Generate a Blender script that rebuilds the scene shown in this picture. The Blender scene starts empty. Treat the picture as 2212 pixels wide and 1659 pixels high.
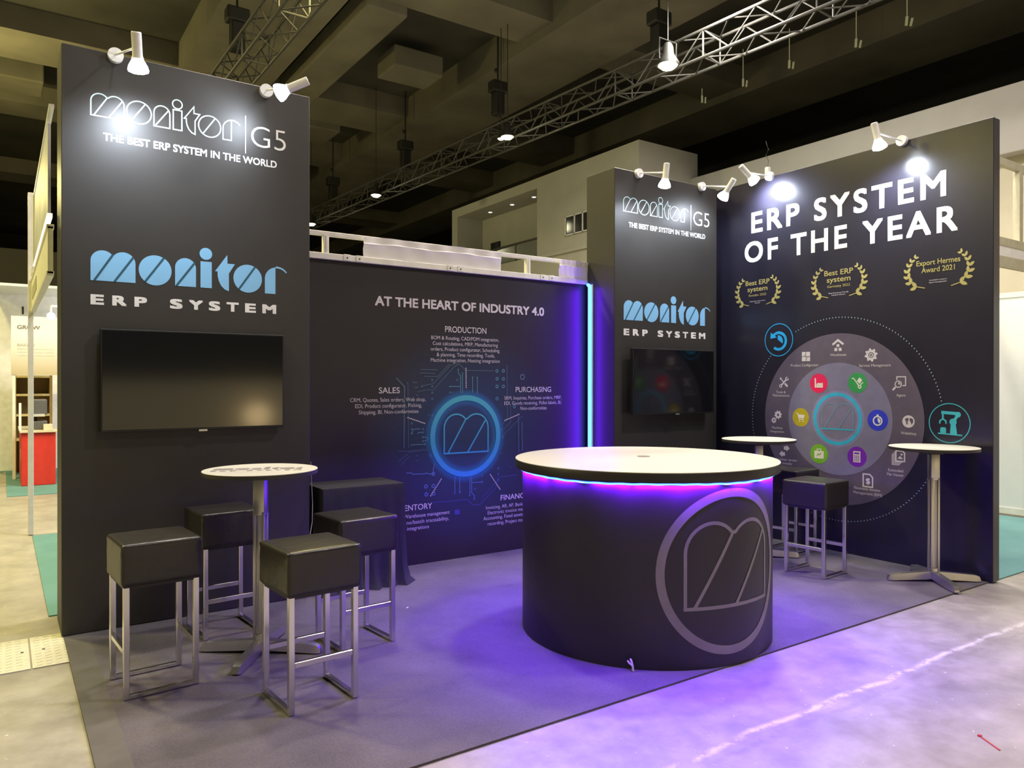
import bpy, bmesh, math, random
from mathutils import Vector, Matrix
random.seed(7)
S = bpy.context.scene
C = S.collection
PI = math.pi
R = math.radians

# ------------------------------------------------------------------ camera
cam_d = bpy.data.cameras.new('camera'); cam = bpy.data.objects.new('camera', cam_d); C.objects.link(cam)
YAW, PIT, ROL = R(34.332), R(-0.086), R(0.035)
fw = Vector((math.sin(YAW)*math.cos(PIT), math.cos(YAW)*math.cos(PIT), math.sin(PIT)))
rt = Vector((math.cos(YAW), -math.sin(YAW), 0)); up = rt.cross(fw)
r2 = math.cos(ROL)*rt + math.sin(ROL)*up; u2 = -math.sin(ROL)*rt + math.cos(ROL)*up
M = Matrix((r2, u2, -fw)).transposed().to_4x4(); M.translation = Vector((0, 0, 1.5))
cam.matrix_world = M
cam_d.sensor_width = 36; cam_d.lens = 1615.1/2212*36; cam_d.clip_start = .05; cam_d.clip_end = 200
S.camera = cam

# ------------------------------------------------------------------ colour management, world
S.view_settings.view_transform = 'Standard'; S.view_settings.look = 'None'
S.view_settings.exposure = 0.0; S.view_settings.gamma = 1.0; S.view_settings.use_curve_mapping = False
w = bpy.data.worlds.new('hall_air'); S.world = w; w.use_nodes = True
bg = w.node_tree.nodes['Background']; bg.inputs[0].default_value = (.80, .74, .58, 1); bg.inputs[1].default_value = .09
S.cycles.max_bounces = 6; S.cycles.diffuse_bounces = 3; S.cycles.glossy_bounces = 3; S.cycles.transmission_bounces = 2
S.cycles.sample_clamp_indirect = 4.0; S.cycles.use_denoising = True; S.cycles.caustics_reflective = False

# ------------------------------------------------------------------ hall lamps (high bays out of view, some added as fill)
def lamp(name, kind, loc, power, col, aim=None, size=.25, angle=150, blend=.5, sy=None):
    d = bpy.data.lights.new(name, kind); d.energy = power; d.color = col
    if kind == 'SPOT': d.spot_size = R(angle); d.spot_blend = blend; d.shadow_soft_size = size
    elif kind == 'POINT': d.shadow_soft_size = size
    else:
        d.shape = 'RECTANGLE'; d.size = size; d.size_y = sy or size
    o = bpy.data.objects.new(name, d); C.objects.link(o); o.location = loc
    if aim is not None: o.rotation_euler = (Vector(aim)-Vector(loc)).to_track_quat('-Z', 'Y').to_euler()
    return o
WARM = (1.0, .86, .33); NEUT = (1.0, .90, .74); PINK = (1.0, .87, .84)
for loc, p, c in (((-2.6, 2.0, 8.4), 480, WARM), ((-2.0, 9.0, 7.8), 1700, WARM), ((-6.5, 8.5, 7.0), 1600, WARM), ((2.5, -3.2, 7.8), 420, NEUT),  # leftmost lamp is an added fill that brightens the left stands
                  ((2.6, 6.0, 8.9), 1250, NEUT), ((6.6, 4.6, 8.9), 1600, PINK), ((6.6, .4, 8.9), 1500, PINK),
                  ((4.2, 10.5, 7.8), 900, WARM), ((9.3, 8.0, 7.8), 1300, (1, .93, .84)), ((18, 6, 8.4), 300, NEUT)):  # last lamp is added to lift the ceiling and drape beyond the fascia
    lamp('hall_lamp', 'SPOT', loc, p, c, (loc[0], loc[1], 0), .3, 165, .6)
lamp('hall_lamp', 'POINT', (5.6, 10.6, 8.1), 70, (1, .93, .62), size=.2)       # just above the picture: the lamp that washes the ceiling
lamp('hall_lamp', 'POINT', (-1.2, 20, 6), 700, WARM, size=.4)
lamp('hall_lamp', 'POINT', (-1.0, 11.5, 7.9), 60, (1, .93, .62), size=.2)  # added fill that brightens the left part of the ceiling
lamp('hall_lamp', 'POINT', (8.2, 3.2, 2.9), 48, (1, .95, .84), size=.3)          # lamp of the stand beyond the right wall

# ------------------------------------------------------------------ materials
MATS = {}
def mat(name, col, rough=.5, metal=0., emit=0., ecol=None, var=.08, scale=12., bump=0., spec=.5, coat=0.):
    if name in MATS: return MATS[name]
    m = bpy.data.materials.new(name); m.use_nodes = True; nt = m.node_tree; b = nt.nodes['Principled BSDF']
    b.inputs['Roughness'].default_value = rough; b.inputs['Metallic'].default_value = metal
    b.inputs['Specular IOR Level'].default_value = spec; b.inputs['Coat Weight'].default_value = coat
    tc = nt.nodes.new('ShaderNodeTexCoord'); nz = nt.nodes.new('ShaderNodeTexNoise'); nz.inputs['Scale'].default_value = scale
    nz.inputs['Detail'].default_value = 4
    nt.links.new(tc.outputs['Object'], nz.inputs['Vector'])
    rp = nt.nodes.new('ShaderNodeValToRGB')
    rp.color_ramp.elements[0].position = .3; rp.color_ramp.elements[1].position = .7
    rp.color_ramp.elements[0].color = [max(0, c*(1-var)) for c in col]+[1]; rp.color_ramp.elements[1].color = [min(1, c*(1+var)) for c in col]+[1]
    nt.links.new(nz.outputs['Fac'], rp.inputs['Fac']); nt.links.new(rp.outputs['Color'], b.inputs['Base Color'])
    if bump:
        bp = nt.nodes.new('ShaderNodeBump'); bp.inputs['Strength'].default_value = bump; bp.inputs['Distance'].default_value = .01
        nt.links.new(nz.outputs['Fac'], bp.inputs['Height']); nt.links.new(bp.outputs['Normal'], b.inputs['Normal'])
    if emit:
        b.inputs['Emission Color'].default_value = list(ecol or col)+[1]; b.inputs['Emission Strength'].default_value = emit
    MATS[name] = m; return m
def math_node(nt, op, a, b=None):
    n = nt.nodes.new('ShaderNodeMath'); n.operation = op
    for k, v in enumerate((a, b)):
        if v is None: continue
        if isinstance(v, (int, float)): n.inputs[k].default_value = v
        else: nt.links.new(v, n.inputs[k])
    return n.outputs[0]
def mixc(nt, fac, a, b, mode='MIX'):
    n = nt.nodes.new('ShaderNodeMix'); n.data_type = 'RGBA'; n.blend_type = mode
    for k, v in ((0, fac), (6, a), (7, b)):
        if isinstance(v, (int, float)): n.inputs[k].default_value = v
        elif isinstance(v, (tuple, list)): n.inputs[k].default_value = list(v)+[1]
        else: nt.links.new(v, n.inputs[k])
    return n.outputs[2]
def noise(nt, vec, scale, detail=5, rough=.6):
    n = nt.nodes.new('ShaderNodeTexNoise'); n.inputs['Scale'].default_value = scale; n.inputs['Detail'].default_value = detail
    n.inputs['Roughness'].default_value = rough; nt.links.new(vec, n.inputs['Vector']); return n.outputs['Fac']
def ramp(nt, fac, stops):
    n = nt.nodes.new('ShaderNodeValToRGB'); e = n.color_ramp.elements
    while len(e) < len(stops): e.new(.5)
    for k, (p, c) in enumerate(stops):
        e[k].position = p; e[k].color = list(c)+[1] if not isinstance(c, (int, float)) else (c, c, c, 1)
    nt.links.new(fac, n.inputs['Fac']); return n.outputs['Color']

def concrete():
    m = bpy.data.materials.new('concrete'); m.use_nodes = True; nt = m.node_tree; b = nt.nodes['Principled BSDF']
    tc = nt.nodes.new('ShaderNodeTexCoord').outputs['Object']
    big = noise(nt, tc, .9, 6, .62); fine = noise(nt, tc, 9, 8, .7); speck = noise(nt, tc, 34, 2, .5); mid = noise(nt, tc, 3.2, 6, .65)
    col = ramp(nt, big, [(.3, (.34, .315, .265)), (.7, (.47, .44, .385))])
    col = mixc(nt, .55, col, ramp(nt, mid, [(.35, (.42, .42, .42)), (.65, (1, 1, 1))]), 'MULTIPLY')
    col = mixc(nt, .5, col, ramp(nt, fine, [(.3, (.62, .61, .6)), (.7, (1, 1, 1))]), 'MULTIPLY')
    col = mixc(nt, ramp(nt, speck, [(.725, 0.), (.76, 1.)]), col, (.62, .6, .55))
    # worn joint running along the aisle in front of the carpet
    sx = nt.nodes.new('ShaderNodeSeparateXYZ'); nt.links.new(tc, sx.inputs[0])
    wob = math_node(nt, 'MULTIPLY', math_node(nt, 'SUBTRACT', mid, .5), .10)
    d = math_node(nt, 'ABSOLUTE', math_node(nt, 'SUBTRACT', math_node(nt, 'ADD', sx.outputs[1], wob), 2.06))
    near = ramp(nt, d, [(.0, 1.), (.028, 0.)])
    chips = ramp(nt, noise(nt, tc, 7, 4, .7), [(.42, 0.), (.55, 1.)])
    jm = math_node(nt, 'MULTIPLY', near, chips)
    col = mixc(nt, jm, col, (.62, .6, .54))
    d2 = math_node(nt, 'ABSOLUTE', math_node(nt, 'SUBTRACT', math_node(nt, 'ADD', sx.outputs[1], wob), 1.985))
    col = mixc(nt, math_node(nt, 'MULTIPLY', ramp(nt, d2, [(.0, .55), (.03, 0.)]), chips), col, (.2, .185, .16))
    nt.links.new(col, b.inputs['Base Color'])
    nt.links.new(ramp(nt, fine, [(.3, .38), (.7, .62)]), b.inputs['Roughness'])
    bp = nt.nodes.new('ShaderNodeBump'); bp.inputs['Strength'].default_value = .12; bp.inputs['Distance'].default_value = .01
    nt.links.new(fine, bp.inputs['Height']); nt.links.new(bp.outputs['Normal'], b.inputs['Normal'])
    return m
def carpet(name, c0, c1):
    m = bpy.data.materials.new(name); m.use_nodes = True; nt = m.node_tree; b = nt.nodes['Principled BSDF']
    tc = nt.nodes.new('ShaderNodeTexCoord').outputs['Object']
    f = noise(nt, tc, 140, 3, .7); g = noise(nt, tc, 2.2, 5, .6)
    col = mixc(nt, .5, ramp(nt, f, [(.3, c0), (.7, c1)]), ramp(nt, g, [(.3, c0), (.7, c1)]))
    nt.links.new(col, b.inputs['Base Color']); b.inputs['Roughness'].default_value = .95; b.inputs['Specular IOR Level'].default_value = .15
    bp = nt.nodes.new('ShaderNodeBump'); bp.inputs['Strength'].default_value = .5; bp.inputs['Distance'].default_value = .004
    nt.links.new(f, bp.inputs['Height']); nt.links.new(bp.outputs['Normal'], b.inputs['Normal'])
    return m
def vinyl(name, col, rough, glow=None):
    # printed vinyl: colour of the print itself, with slight unevenness
    m = bpy.data.materials.new(name); m.use_nodes = True; nt = m.node_tree; b = nt.nodes['Principled BSDF']
    tc = nt.nodes.new('ShaderNodeTexCoord').outputs['Object']
    out = ramp(nt, noise(nt, tc, 3, 4), [(.3, [c*.92 for c in col]), (.7, [c*1.08 for c in col])])
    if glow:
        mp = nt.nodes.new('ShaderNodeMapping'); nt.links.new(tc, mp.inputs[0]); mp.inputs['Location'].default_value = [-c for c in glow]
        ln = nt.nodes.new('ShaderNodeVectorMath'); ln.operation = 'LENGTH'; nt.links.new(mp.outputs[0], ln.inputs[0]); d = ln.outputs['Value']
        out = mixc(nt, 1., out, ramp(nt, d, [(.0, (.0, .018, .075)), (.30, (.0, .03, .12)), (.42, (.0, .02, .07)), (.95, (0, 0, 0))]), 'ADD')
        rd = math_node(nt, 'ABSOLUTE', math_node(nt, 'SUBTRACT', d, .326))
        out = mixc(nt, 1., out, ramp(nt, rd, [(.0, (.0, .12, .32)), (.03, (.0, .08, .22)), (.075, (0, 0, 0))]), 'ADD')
    nt.links.new(out, b.inputs['Base Color'])
    b.inputs['Roughness'].default_value = rough
    return m
def zgrad(name, z0, z1, c0, c1, rough=.5):
    m = bpy.data.materials.new(name); m.use_nodes = True; nt = m.node_tree; b = nt.nodes['Principled BSDF']
    sx = nt.nodes.new('ShaderNodeSeparateXYZ'); nt.links.new(nt.nodes.new('ShaderNodeTexCoord').outputs['Object'], sx.inputs[0])
    f = math_node(nt, 'DIVIDE', math_node(nt, 'SUBTRACT', sx.outputs[2], z0), z1-z0)
    nt.links.new(ramp(nt, f, [(0, c0), (1, c1)]), b.inputs['Base Color']); b.inputs['Roughness'].default_value = rough
    return m

# ------------------------------------------------------------------ mesh helpers
LAYER = [0]
def bump_layer(): LAYER[0] = (LAYER[0]+1) % 7
def lay(): return LAYER[0]*.00009
class MB:
    def __init__(self): self.bm = bmesh.new()
    def box(self, x0, x1, y0, y1, z0, z1, bev=0, seg=2):
        t = bmesh.new(); bmesh.ops.create_cube(t, size=1)
        for v in t.verts: v.co = Vector(((x0+x1)/2+v.co.x*(x1-x0), (y0+y1)/2+v.co.y*(y1-y0), (z0+z1)/2+v.co.z*(z1-z0)))
        if bev: bmesh.ops.bevel(t, geom=list(t.edges), offset=bev, segments=seg, affect='EDGES', profile=.5)
        return self.add(t)
    def add(self, t, mtx=None):
        if mtx is not None: t.transform(mtx)
        me = bpy.data.meshes.new('tmp'); t.to_mesh(me); t.free(); self.bm.from_mesh(me); bpy.data.meshes.remove(me); return self
    def cyl(self, a, b, ra, rb=None, n=20, caps=True):
        rb = ra if rb is None else rb; a = Vector(a); b = Vector(b); d = b-a
        t = bmesh.new(); bmesh.ops.create_cone(t, cap_ends=caps, segments=n, radius1=ra, radius2=rb, depth=d.length)
        q = d.to_track_quat('Z', 'Y').to_matrix().to_4x4(); q.translation = (a+b)/2
        return self.add(t, q)
    def lathe(self, prof, n=48, mtx=None):
        t = bmesh.new(); rings = []
        for r, z in prof: rings.append([t.verts.new((r*math.cos(2*PI*k/n), r*math.sin(2*PI*k/n), z)) for k in range(n)])
        for A, B in zip(rings, rings[1:]):
            for k in range(n): t.faces.new((A[k], A[(k+1) % n], B[(k+1) % n], B[k]))
        if prof[0][0] > 1e-4: t.faces.new(rings[0][::-1])
        if prof[-1][0] > 1e-4: t.faces.new(rings[-1])
        bmesh.ops.remove_doubles(t, verts=list(t.verts), dist=1e-6)
        return self.add(t, mtx)
    def sphere(self, c, r, n=12):
        t = bmesh.new(); bmesh.ops.create_uvsphere(t, u_segments=n, v_segments=max(6, n//2), radius=r)
        return self.add(t, Matrix.Translation(c))
    def tube(self, pts, r, n=8):
        pts = [Vector(p) for p in pts]; rings = []
        for k, p in enumerate(pts):
            d = (pts[min(k+1, len(pts)-1)]-pts[max(k-1, 0)]).normalized(); q = d.to_track_quat('Z', 'Y').to_matrix()
            rings.append([self.bm.verts.new(p+q @ Vector((r*math.cos(2*PI*j/n), r*math.sin(2*PI*j/n), 0))) for j in range(n)])
        for A, B in zip(rings, rings[1:]):
            for j in range(n): self.bm.faces.new((A[j], A[(j+1) % n], B[(j+1) % n], B[j]))
        self.bm.faces.new(rings[0][::-1]); self.bm.faces.new(rings[-1]); return self
    def bar(self, a, b, w, h=None, upv=(0, 0, 1)):
        # rectangular bar from a to b, w sideways and h along upv
        h = h or w; a = Vector(a); b = Vector(b); d = (b-a).normalized(); u = Vector(upv)
        if abs(d.dot(u)) > .99: u = Vector((0, 1, 0))
        s = d.cross(u).normalized(); u = s.cross(d).normalized(); vs = []
        for p in (a, b):
            for i, j in ((-1, -1), (1, -1), (1, 1), (-1, 1)): vs.append(self.bm.verts.new(p+s*(i*w/2)+u*(j*h/2)))
        for f in ((3, 2, 1, 0), (4, 5, 6, 7), (0, 1, 5, 4), (1, 2, 6, 5), (2, 3, 7, 6), (3, 0, 4, 7)): self.bm.faces.new([vs[k] for k in f])
        return self
    # flat print work: f maps (u, v) to a point on the printed surface
    def poly(self, pts, f):
        bump_layer(); self.bm.faces.new([self.bm.verts.new(f(*p)) for p in pts]); return self
    def disc(self, c, r, f, n=40, ry=None): return self.poly([(c[0]+r*math.cos(2*PI*k/n), c[1]+(ry or r)*math.sin(2*PI*k/n)) for k in range(n)], f)
    def ring(self, c, ro, ri, f, n=64, a0=0, a1=360):
        bump_layer(); full = abs(a1-a0) >= 360; k1 = n if full else n+1; A = []; B = []
        for k in range(k1):
            t = R(a0+(a1-a0)*k/n); A.append(self.bm.verts.new(f(c[0]+ro*math.cos(t), c[1]+ro*math.sin(t)))); B.append(self.bm.verts.new(f(c[0]+ri*math.cos(t), c[1]+ri*math.sin(t))))
        for k in range(n): j = (k+1) % k1; self.bm.faces.new((A[k], A[j], B[j], B[k]))
        return self
    def ribbon(self, pts, wd, f, closed=False, step=None, w1=None):
        bump_layer(); P = []
        for p in pts:
            if not P or (Vector((p[0], p[1]))-P[-1]).length > 1e-5: P.append(Vector((p[0], p[1])))
        if step:
            Q = []
            for a, b in zip(P, P[1:]+([P[0]] if closed else [])):
                k = max(1, int((b-a).length/step)); Q += [a.lerp(b, i/k) for i in range(k)]
            if not closed: Q.append(P[-1])
            P = Q
        n = len(P); L = []; Rr = []
        for k in range(n):
            a = P[k-1] if (closed or k) else None; b = P[(k+1) % n] if (closed or k < n-1) else None
            d0 = (P[k]-a).normalized() if a is not None else None; d1 = (b-P[k]).normalized() if b is not None else None
            d0 = d0 or d1; d1 = d1 or d0
            n0 = Vector((-d0.y, d0.x)); n1 = Vector((-d1.y, d1.x)); m = n0+n1
            m = n0 if m.length < 1e-6 else m.normalized(); s = min(2.5, 1/max(.2, m.dot(n0)))
            hw = (wd if w1 is None else wd+(w1-wd)*k/(n-1))/2
            L.append(self.bm.verts.new(f(*(P[k]+m*hw*s)))); Rr.append(self.bm.verts.new(f(*(P[k]-m*hw*s))))
        for k in range(n if closed else n-1):
            j = (k+1) % n; self.bm.faces.new((L[k], L[j], Rr[j], Rr[k]))
        return self

def obj(name, mb, material, parent=None, smooth=False):
    bm = mb.bm
    if parent is not None:
        o_loc = parent; off = Vector()
        while o_loc is not None: off += o_loc.location; o_loc = o_loc.parent
        bmesh.ops.translate(bm, verts=list(bm.verts), vec=-off)
    me = bpy.data.meshes.new(name); bm.to_mesh(me); bm.free()
    for m in (material if isinstance(material, (list, tuple)) else [material]): me.materials.append(m)
    if smooth:
        for p in me.polygons: p.use_smooth = True
        try: me.set_sharp_from_angle(angle=R(38))
        except Exception: pass
    o = bpy.data.objects.new(name, me); C.objects.link(o)
    if parent is not None: o.parent = parent
    return o
def thing(name, label, cat, loc=(0, 0, 0), group=None):
    o = bpy.data.objects.new(name, None); o.empty_display_size = .1; C.objects.link(o); o.location = loc
    return tag(o, label, cat, group)
def tag(o, label, cat, group=None, kind=None):
    o['label'] = label; o['category'] = cat
    if group: o['group'] = group
    if kind: o['kind'] = kind
    return o
def struct(o): o['kind'] = 'structure'; return o
def copy_tree(o, parent=None):
    c = o.copy(); C.objects.link(c)
    if parent is not None: c.parent = parent
    for ch in list(o.children): copy_tree(ch, c)
    return c
def copy_thing(o, loc, rz, label, group=None):
    kids = list(o.children); c = o.copy(); C.objects.link(c); c.location = loc; c.rotation_euler = (0, 0, rz); c['label'] = label
    if group: c['group'] = group
    for ch in kids: copy_tree(ch, c)
    return c

# ------------------------------------------------------------------ lettering
FC = {}
def glyphs(txt, bold=0., space=1.):
    key = (txt, bold, space)
    if key not in FC:
        c = bpy.data.curves.new('type', 'FONT'); c.body = txt; c.size = 1; c.offset = bold; c.space_character = space; c.fill_mode = 'BOTH'; c.resolution_u = 4
        o = bpy.data.objects.new('type', c); C.objects.link(o); bpy.context.view_layer.update()
        me = bpy.data.meshes.new_from_object(o); bpy.data.objects.remove(o); bpy.data.curves.remove(c)
        FC[key] = ([tuple(v.co[:2]) for v in me.vertices], [tuple(p.vertices) for p in me.polygons]); bpy.data.meshes.remove(me)
    return FC[key]
def capheight(bold=0.): return max(y for x, y in glyphs('H', bold)[0])
def write(mb, txt, u0, u1, v, cap, f, bold=0., space=1.):
    # one line of type from u0 to u1, baseline v, capitals cap high
    # heavier weights are struck several times, slightly displaced
    vs, fs = glyphs(txt, min(bold, 0), space); x0 = min(x for x, y in vs); x1 = max(x for x, y in vs); e = max(bold, 0)
    k = (u1-u0)/(x1-x0+2*e); h = cap/(capheight(min(bold, 0))+2*e)
    for dx, dy in (((0, 0),) if e < .004 else ((0, 0), (-e, -e), (e, -e), (-e, e), (e, e))):
        bump_layer(); V = [mb.bm.verts.new(f(u0+(x-x0+e+dx)*k, v+(y+e+dy)*h)) for x, y in vs]
        for p in fs:
            try: mb.bm.faces.new([V[i] for i in p])
            except ValueError: pass
    return mb
def line(parent, txt, u0, u1, v, cap, f, material, bold=0., name='lettering', space=1.): return obj(name, write(MB(), txt, u0, u1, v, cap, f, bold, space), material, parent)
def front(Y, e=.0015): return lambda u, v: (u, Y-e-lay(), v)          # surface facing the aisle
def side(X, e=.0015): return lambda u, v: (X-e-lay(), -u, v)           # surface of the right wall, u = -y

# ------------------------------------------------------------------ the wordmark, drawn in metres (1.17 wide)
def arc(c, r, a0, a1, n=14, ry=None): return [(c[0]+r*math.cos(R(a0+(a1-a0)*k/n)), c[1]+(ry or r)*math.sin(R(a0+(a1-a0)*k/n))) for k in range(n+1)]
def letter_loops():
    m = [(0, 0), (0, .118)]+arc((.065, .118), .065, 180, 40)+arc((.175, .115), .067, 138, 0)+[(.242, 0)]
    o = arc((.353, .087), .0935, 0, 354, 59)
    n = [(.467, 0), (.467, .118)]+arc((.529, .118), .062, 180, 0)+[(.591, 0)]
    i = [(.618, 0), (.618, .169), (.687, .169), (.687, 0)]
    dot = arc((.651, .219), .0385, 0, 350, 35)
    t = [(.784, .225), (.785, .168), (.832, .168), (.794, .104), (.794, -.012), (.768, -.003), (.745, .020), (.730, .052), (.723, .085), (.723, .112), (.707, .112)]
    o2 = arc((.915, .080), .0925, 0, 354, 59)
    r = [(1.027, -.010), (1.027, .090)]+arc((1.108, .090), .081, 180, 97, 10)+[(1.098, -.010)]
    return [m, o, n, i, dot, t, o2, r]
TAIL = [(1.1+.073*0, .171)]+arc((1.108, .090), .081, 88, 37, 8)
BARS = [((.020, 0), (.118, .160)), ((.127, 0), (.228, .152)), ((.295, .012), (.400, .165)), ((.474, 0), (.582, .152)), ((.857, .006), (.960, .158))]
MBARS = BARS[:2]
def wordmark_solid(parent, u, v, k, f0, f1, fill, gap):
    g = lambda x, y: f0(u+x*k, v+y*k); h = lambda x, y: f1(u+x*k, v+y*k)
    b = MB()
    for L in letter_loops(): b.poly(L, g)
    b.ribbon(TAIL, .013, g, w1=.009)
    e = obj('wordmark', b, fill, parent); e['label'] = 'sky blue solid wordmark'
    for p, q in BARS:
        d = (Vector(q)-Vector(p)).normalized()*.0036; s = obj('wordmark_stripe', MB().ribbon([Vector(p), Vector(q)+d], .0125, h), gap, e); s['label'] = 'dark teal slanting stripe through a letter'
def wordmark_outline(parent, u, v, k, f0, ink, lw):
    g = lambda x, y: f0(u+x*k, v+y*k); b = MB()
    for L in letter_loops(): b.ribbon(L, lw/k, g, closed=True)
    b.ribbon(TAIL, lw*1.2/k, g)
    for p, q in BARS: b.ribbon([p, q], lw/k, g)
    e = obj('wordmark_outline', b, ink, parent); e['label'] = 'pale blue outlined wordmark'
def m_emblem(b, u, v, k, lw, g, step=None):
    L = letter_loops()[0]; F = lambda x, y: g(u+x*k, v+y*k)
    b.ribbon(L, lw/k, F, closed=True, step=step and step/k)
    for p, q in MBARS: b.ribbon([p, q], lw/k, F, step=step and step/k)
    return b

# ------------------------------------------------------------------ colours in use
CHAR = vinyl('charcoal_vinyl', (.034, .031, .028), .46)
NAVY = vinyl('navy_vinyl', (.020, .018, .032), .25)
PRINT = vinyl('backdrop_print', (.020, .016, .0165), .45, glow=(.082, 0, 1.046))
DRUM = vinyl('counter_vinyl', (.024, .020, .020), .45)
WHITE = mat('white_ink', (.80, .79, .78), .5)
SKY = mat('sky_blue_ink', (.23, .51, .80), .5, var=.02)
TEAL_INK = mat('teal_ink', (.018, .09, .14), .5)
PALE = mat('pale_blue_ink', (.60, .82, .88), .45)
LILAC = mat('text_white_ink', (.62, .58, .64), .5)
CHROME = mat('chrome', (.74, .73, .72), .22, 1., var=.03)
STEEL = mat('brushed_steel', (.62, .61, .58), .34, 1., var=.05)
LEATHER = mat('black_leatherette', (.024, .021, .019), .32, bump=.22, scale=22)
BLACK = mat('black_plastic', (.012, .012, .013), .45)
SCREEN = mat('tv_glass', (.004, .004, .005), .10, spec=.8)
TOPWHITE = mat('white_laminate', (.60, .575, .49), .45, var=.02)
EDGE = mat('dark_edge', (.03, .028, .028), .5)
WHITEMET = mat('white_enamel', (.80, .80, .80), .35)
FRAMEW = mat('white_aluminium', (.74, .73, .66), .4)
BANNER = mat('white_cloth', (.82, .80, .80), .8, bump=.1, scale=3)
WALLW = mat('white_plaster', (.52, .51, .46), .85, var=.04, scale=2)
WALLC = mat('cream_plaster', (.66, .62, .46), .85, var=.04, scale=2)
CEIL = mat('dark_ceiling', (.060, .056, .045), .9, var=.4, scale=.5)
BEAM = mat('grey_beam', (.17, .155, .115), .9, var=.25, scale=.7)
ALU = mat('dull_aluminium', (.085, .083, .075), .5, .4, var=.1)
DARKMET = mat('dark_metal', (.02, .02, .018), .5)
CLOTH = mat('black_cloth', (.014, .013, .015), .8, bump=.15, scale=25)
GOLD = mat('gold_ink', (.42, .36, .13), .5)
BULB = mat('lamp_glass', (1, 1, 1), .3, emit=14, ecol=(.86, .92, 1))
PARB = mat('par_lamp_glass', (1, 1, .8), .3, emit=22, ecol=(1, .96, .60))
BLUELED = mat('blue_led', (.1, .2, .9), .4, emit=6.5, ecol=(.05, .17, 1.))
GREYINK = mat('grey_ink', (.25, .22, .22), .5)

# ------------------------------------------------------------------ the hall
wf = struct(obj('unseen_wall_front', MB().box(-14, 24, -6.5, -6.3, 0, 1.55), mat('cream_partition', (.75, .70, .50), .8)))  # added unseen for low stands opposite, shaped for reflections in television and chrome
struct(obj('floor', MB().box(-14, 24, -8, 52, -.2, 0), concrete()))
ceil_o = struct(obj('ceiling', MB().box(-14, 24, -8, 52, 9.75, 9.95), CEIL))
for x0, x1 in ((-8.7, -6.6), (-2.6, -.5), (3.56, 5.62), (9.72, 11.75), (15.9, 18)): obj('beam', MB().box(x0, x1, -8, 52, 9.0, 9.76), BEAM, ceil_o)
for y0, y1 in ((5.5, 6.6), (12.7, 13.9), (19.6, 21.4), (24.6, 25.9), (33, 34.5)):
    for x0, x1 in ((-6.6, -2.6), (-.5, 3.56), (5.62, 9.72), (11.75, 15.9)): obj('cross_beam', MB().box(x0, x1, y0, y1, 9.2, 9.76), BEAM, ceil_o)
for x0, x1, y0, y1, z0 in ((6.0, 6.9, 13.9, 19.6, 9.0), (7.6, 8.9, 16.0, 17.0, 8.95), (.2, 1.2, 13.9, 15.3, 9.1), (6.6, 8.4, 21.4, 22.8, 9.0), (-.4, .9, 22.4, 23.6, 9.1), (7.2, 9.0, 26.5, 28.5, 9.0)):
    obj('duct', MB().box(x0, x1, y0, y1, z0, z0+.5, .04), BEAM, ceil_o)
struct(obj('wall_back', MB().box(-14, 24, 50, 50.3, 0, 10.4), mat('dark_drape', (.03, .028, .025), .9)))
struct(obj('wall_2', MB().box(-14, 3, 48, 48.3, 0, 8.65), WALLC))
struct(obj('wall_right', MB().box(22, 22.3, -8, 50, 0, 10.4), mat('dark_grey_drape', (.07, .07, .068), .9)))
wr = struct(obj('wall_3', MB().box(14, 14.3, -8, 30, 0, 5.4), WALLC))
obj('fascia', MB().box(13.7, 14.3, -8, 30, 5.29, 6.42, .02), WALLW, wr)
# white mezzanine room standing in front of that wall
mz = MB().box(12, 13.95, 12.45, 21, 0, 4.95)
for bx in ((12, 13.95, 12.45, 16.37, 4.95, 6.78), (12, 13.95, 20.66, 21, 4.95, 6.78), (12.95, 13.95, 16.37, 20.66, 4.95, 6.78), (12, 13.95, 12.45, 21, 6.78, 7.05), (11.94, 12, 12.4, 16.37, 4.84, 4.92)): mz.box(*bx)
mz = struct(obj('wall_mezzanine', mz, WALLW))
wn = obj('window', MB().box(11.985, 12.01, 14.05, 15.12, 5.27, 5.77), mat('dark_window_glass', (.03, .03, .028), .1), mz)
b = MB()
for y in (14.05, 14.4, 14.72, 15.09): b.box(11.965, 11.99, y, y+.035, 5.27, 5.77)
b.box(11.965, 11.99, 14.05, 15.12, 5.27, 5.3).box(11.965, 11.99, 14.05, 15.12, 5.74, 5.77)
obj('window_frame', b, WHITEMET, wn)
obj('door', MB().box(12.9, 12.96, 19.6, 20.1, 4.95, 5.95), BLACK, mz)
b = MB().bar((12.02, 16.38, 5.43), (12.02, 20.65, 5.43), .05)
for y in (17.4, 18.4, 19.5): b.bar((12.02, y, 4.95), (12.02, y, 5.43), .04)
obj('railing', b, ALU, mz)
obj('balustrade_panel', MB().box(12.01, 12.03, 16.38, 20.65, 4.98, 5.38), mat('grey_glass', (.2, .21, .19), .15), mz)
for y in (17.2, 18.3, 19.5): obj('downlight', MB().cyl((12.5, y, 6.77), (12.5, y, 6.785), .06, n=14), mat('downlight_glass', (1, 1, .9), .4, emit=1.2), mz)

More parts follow.
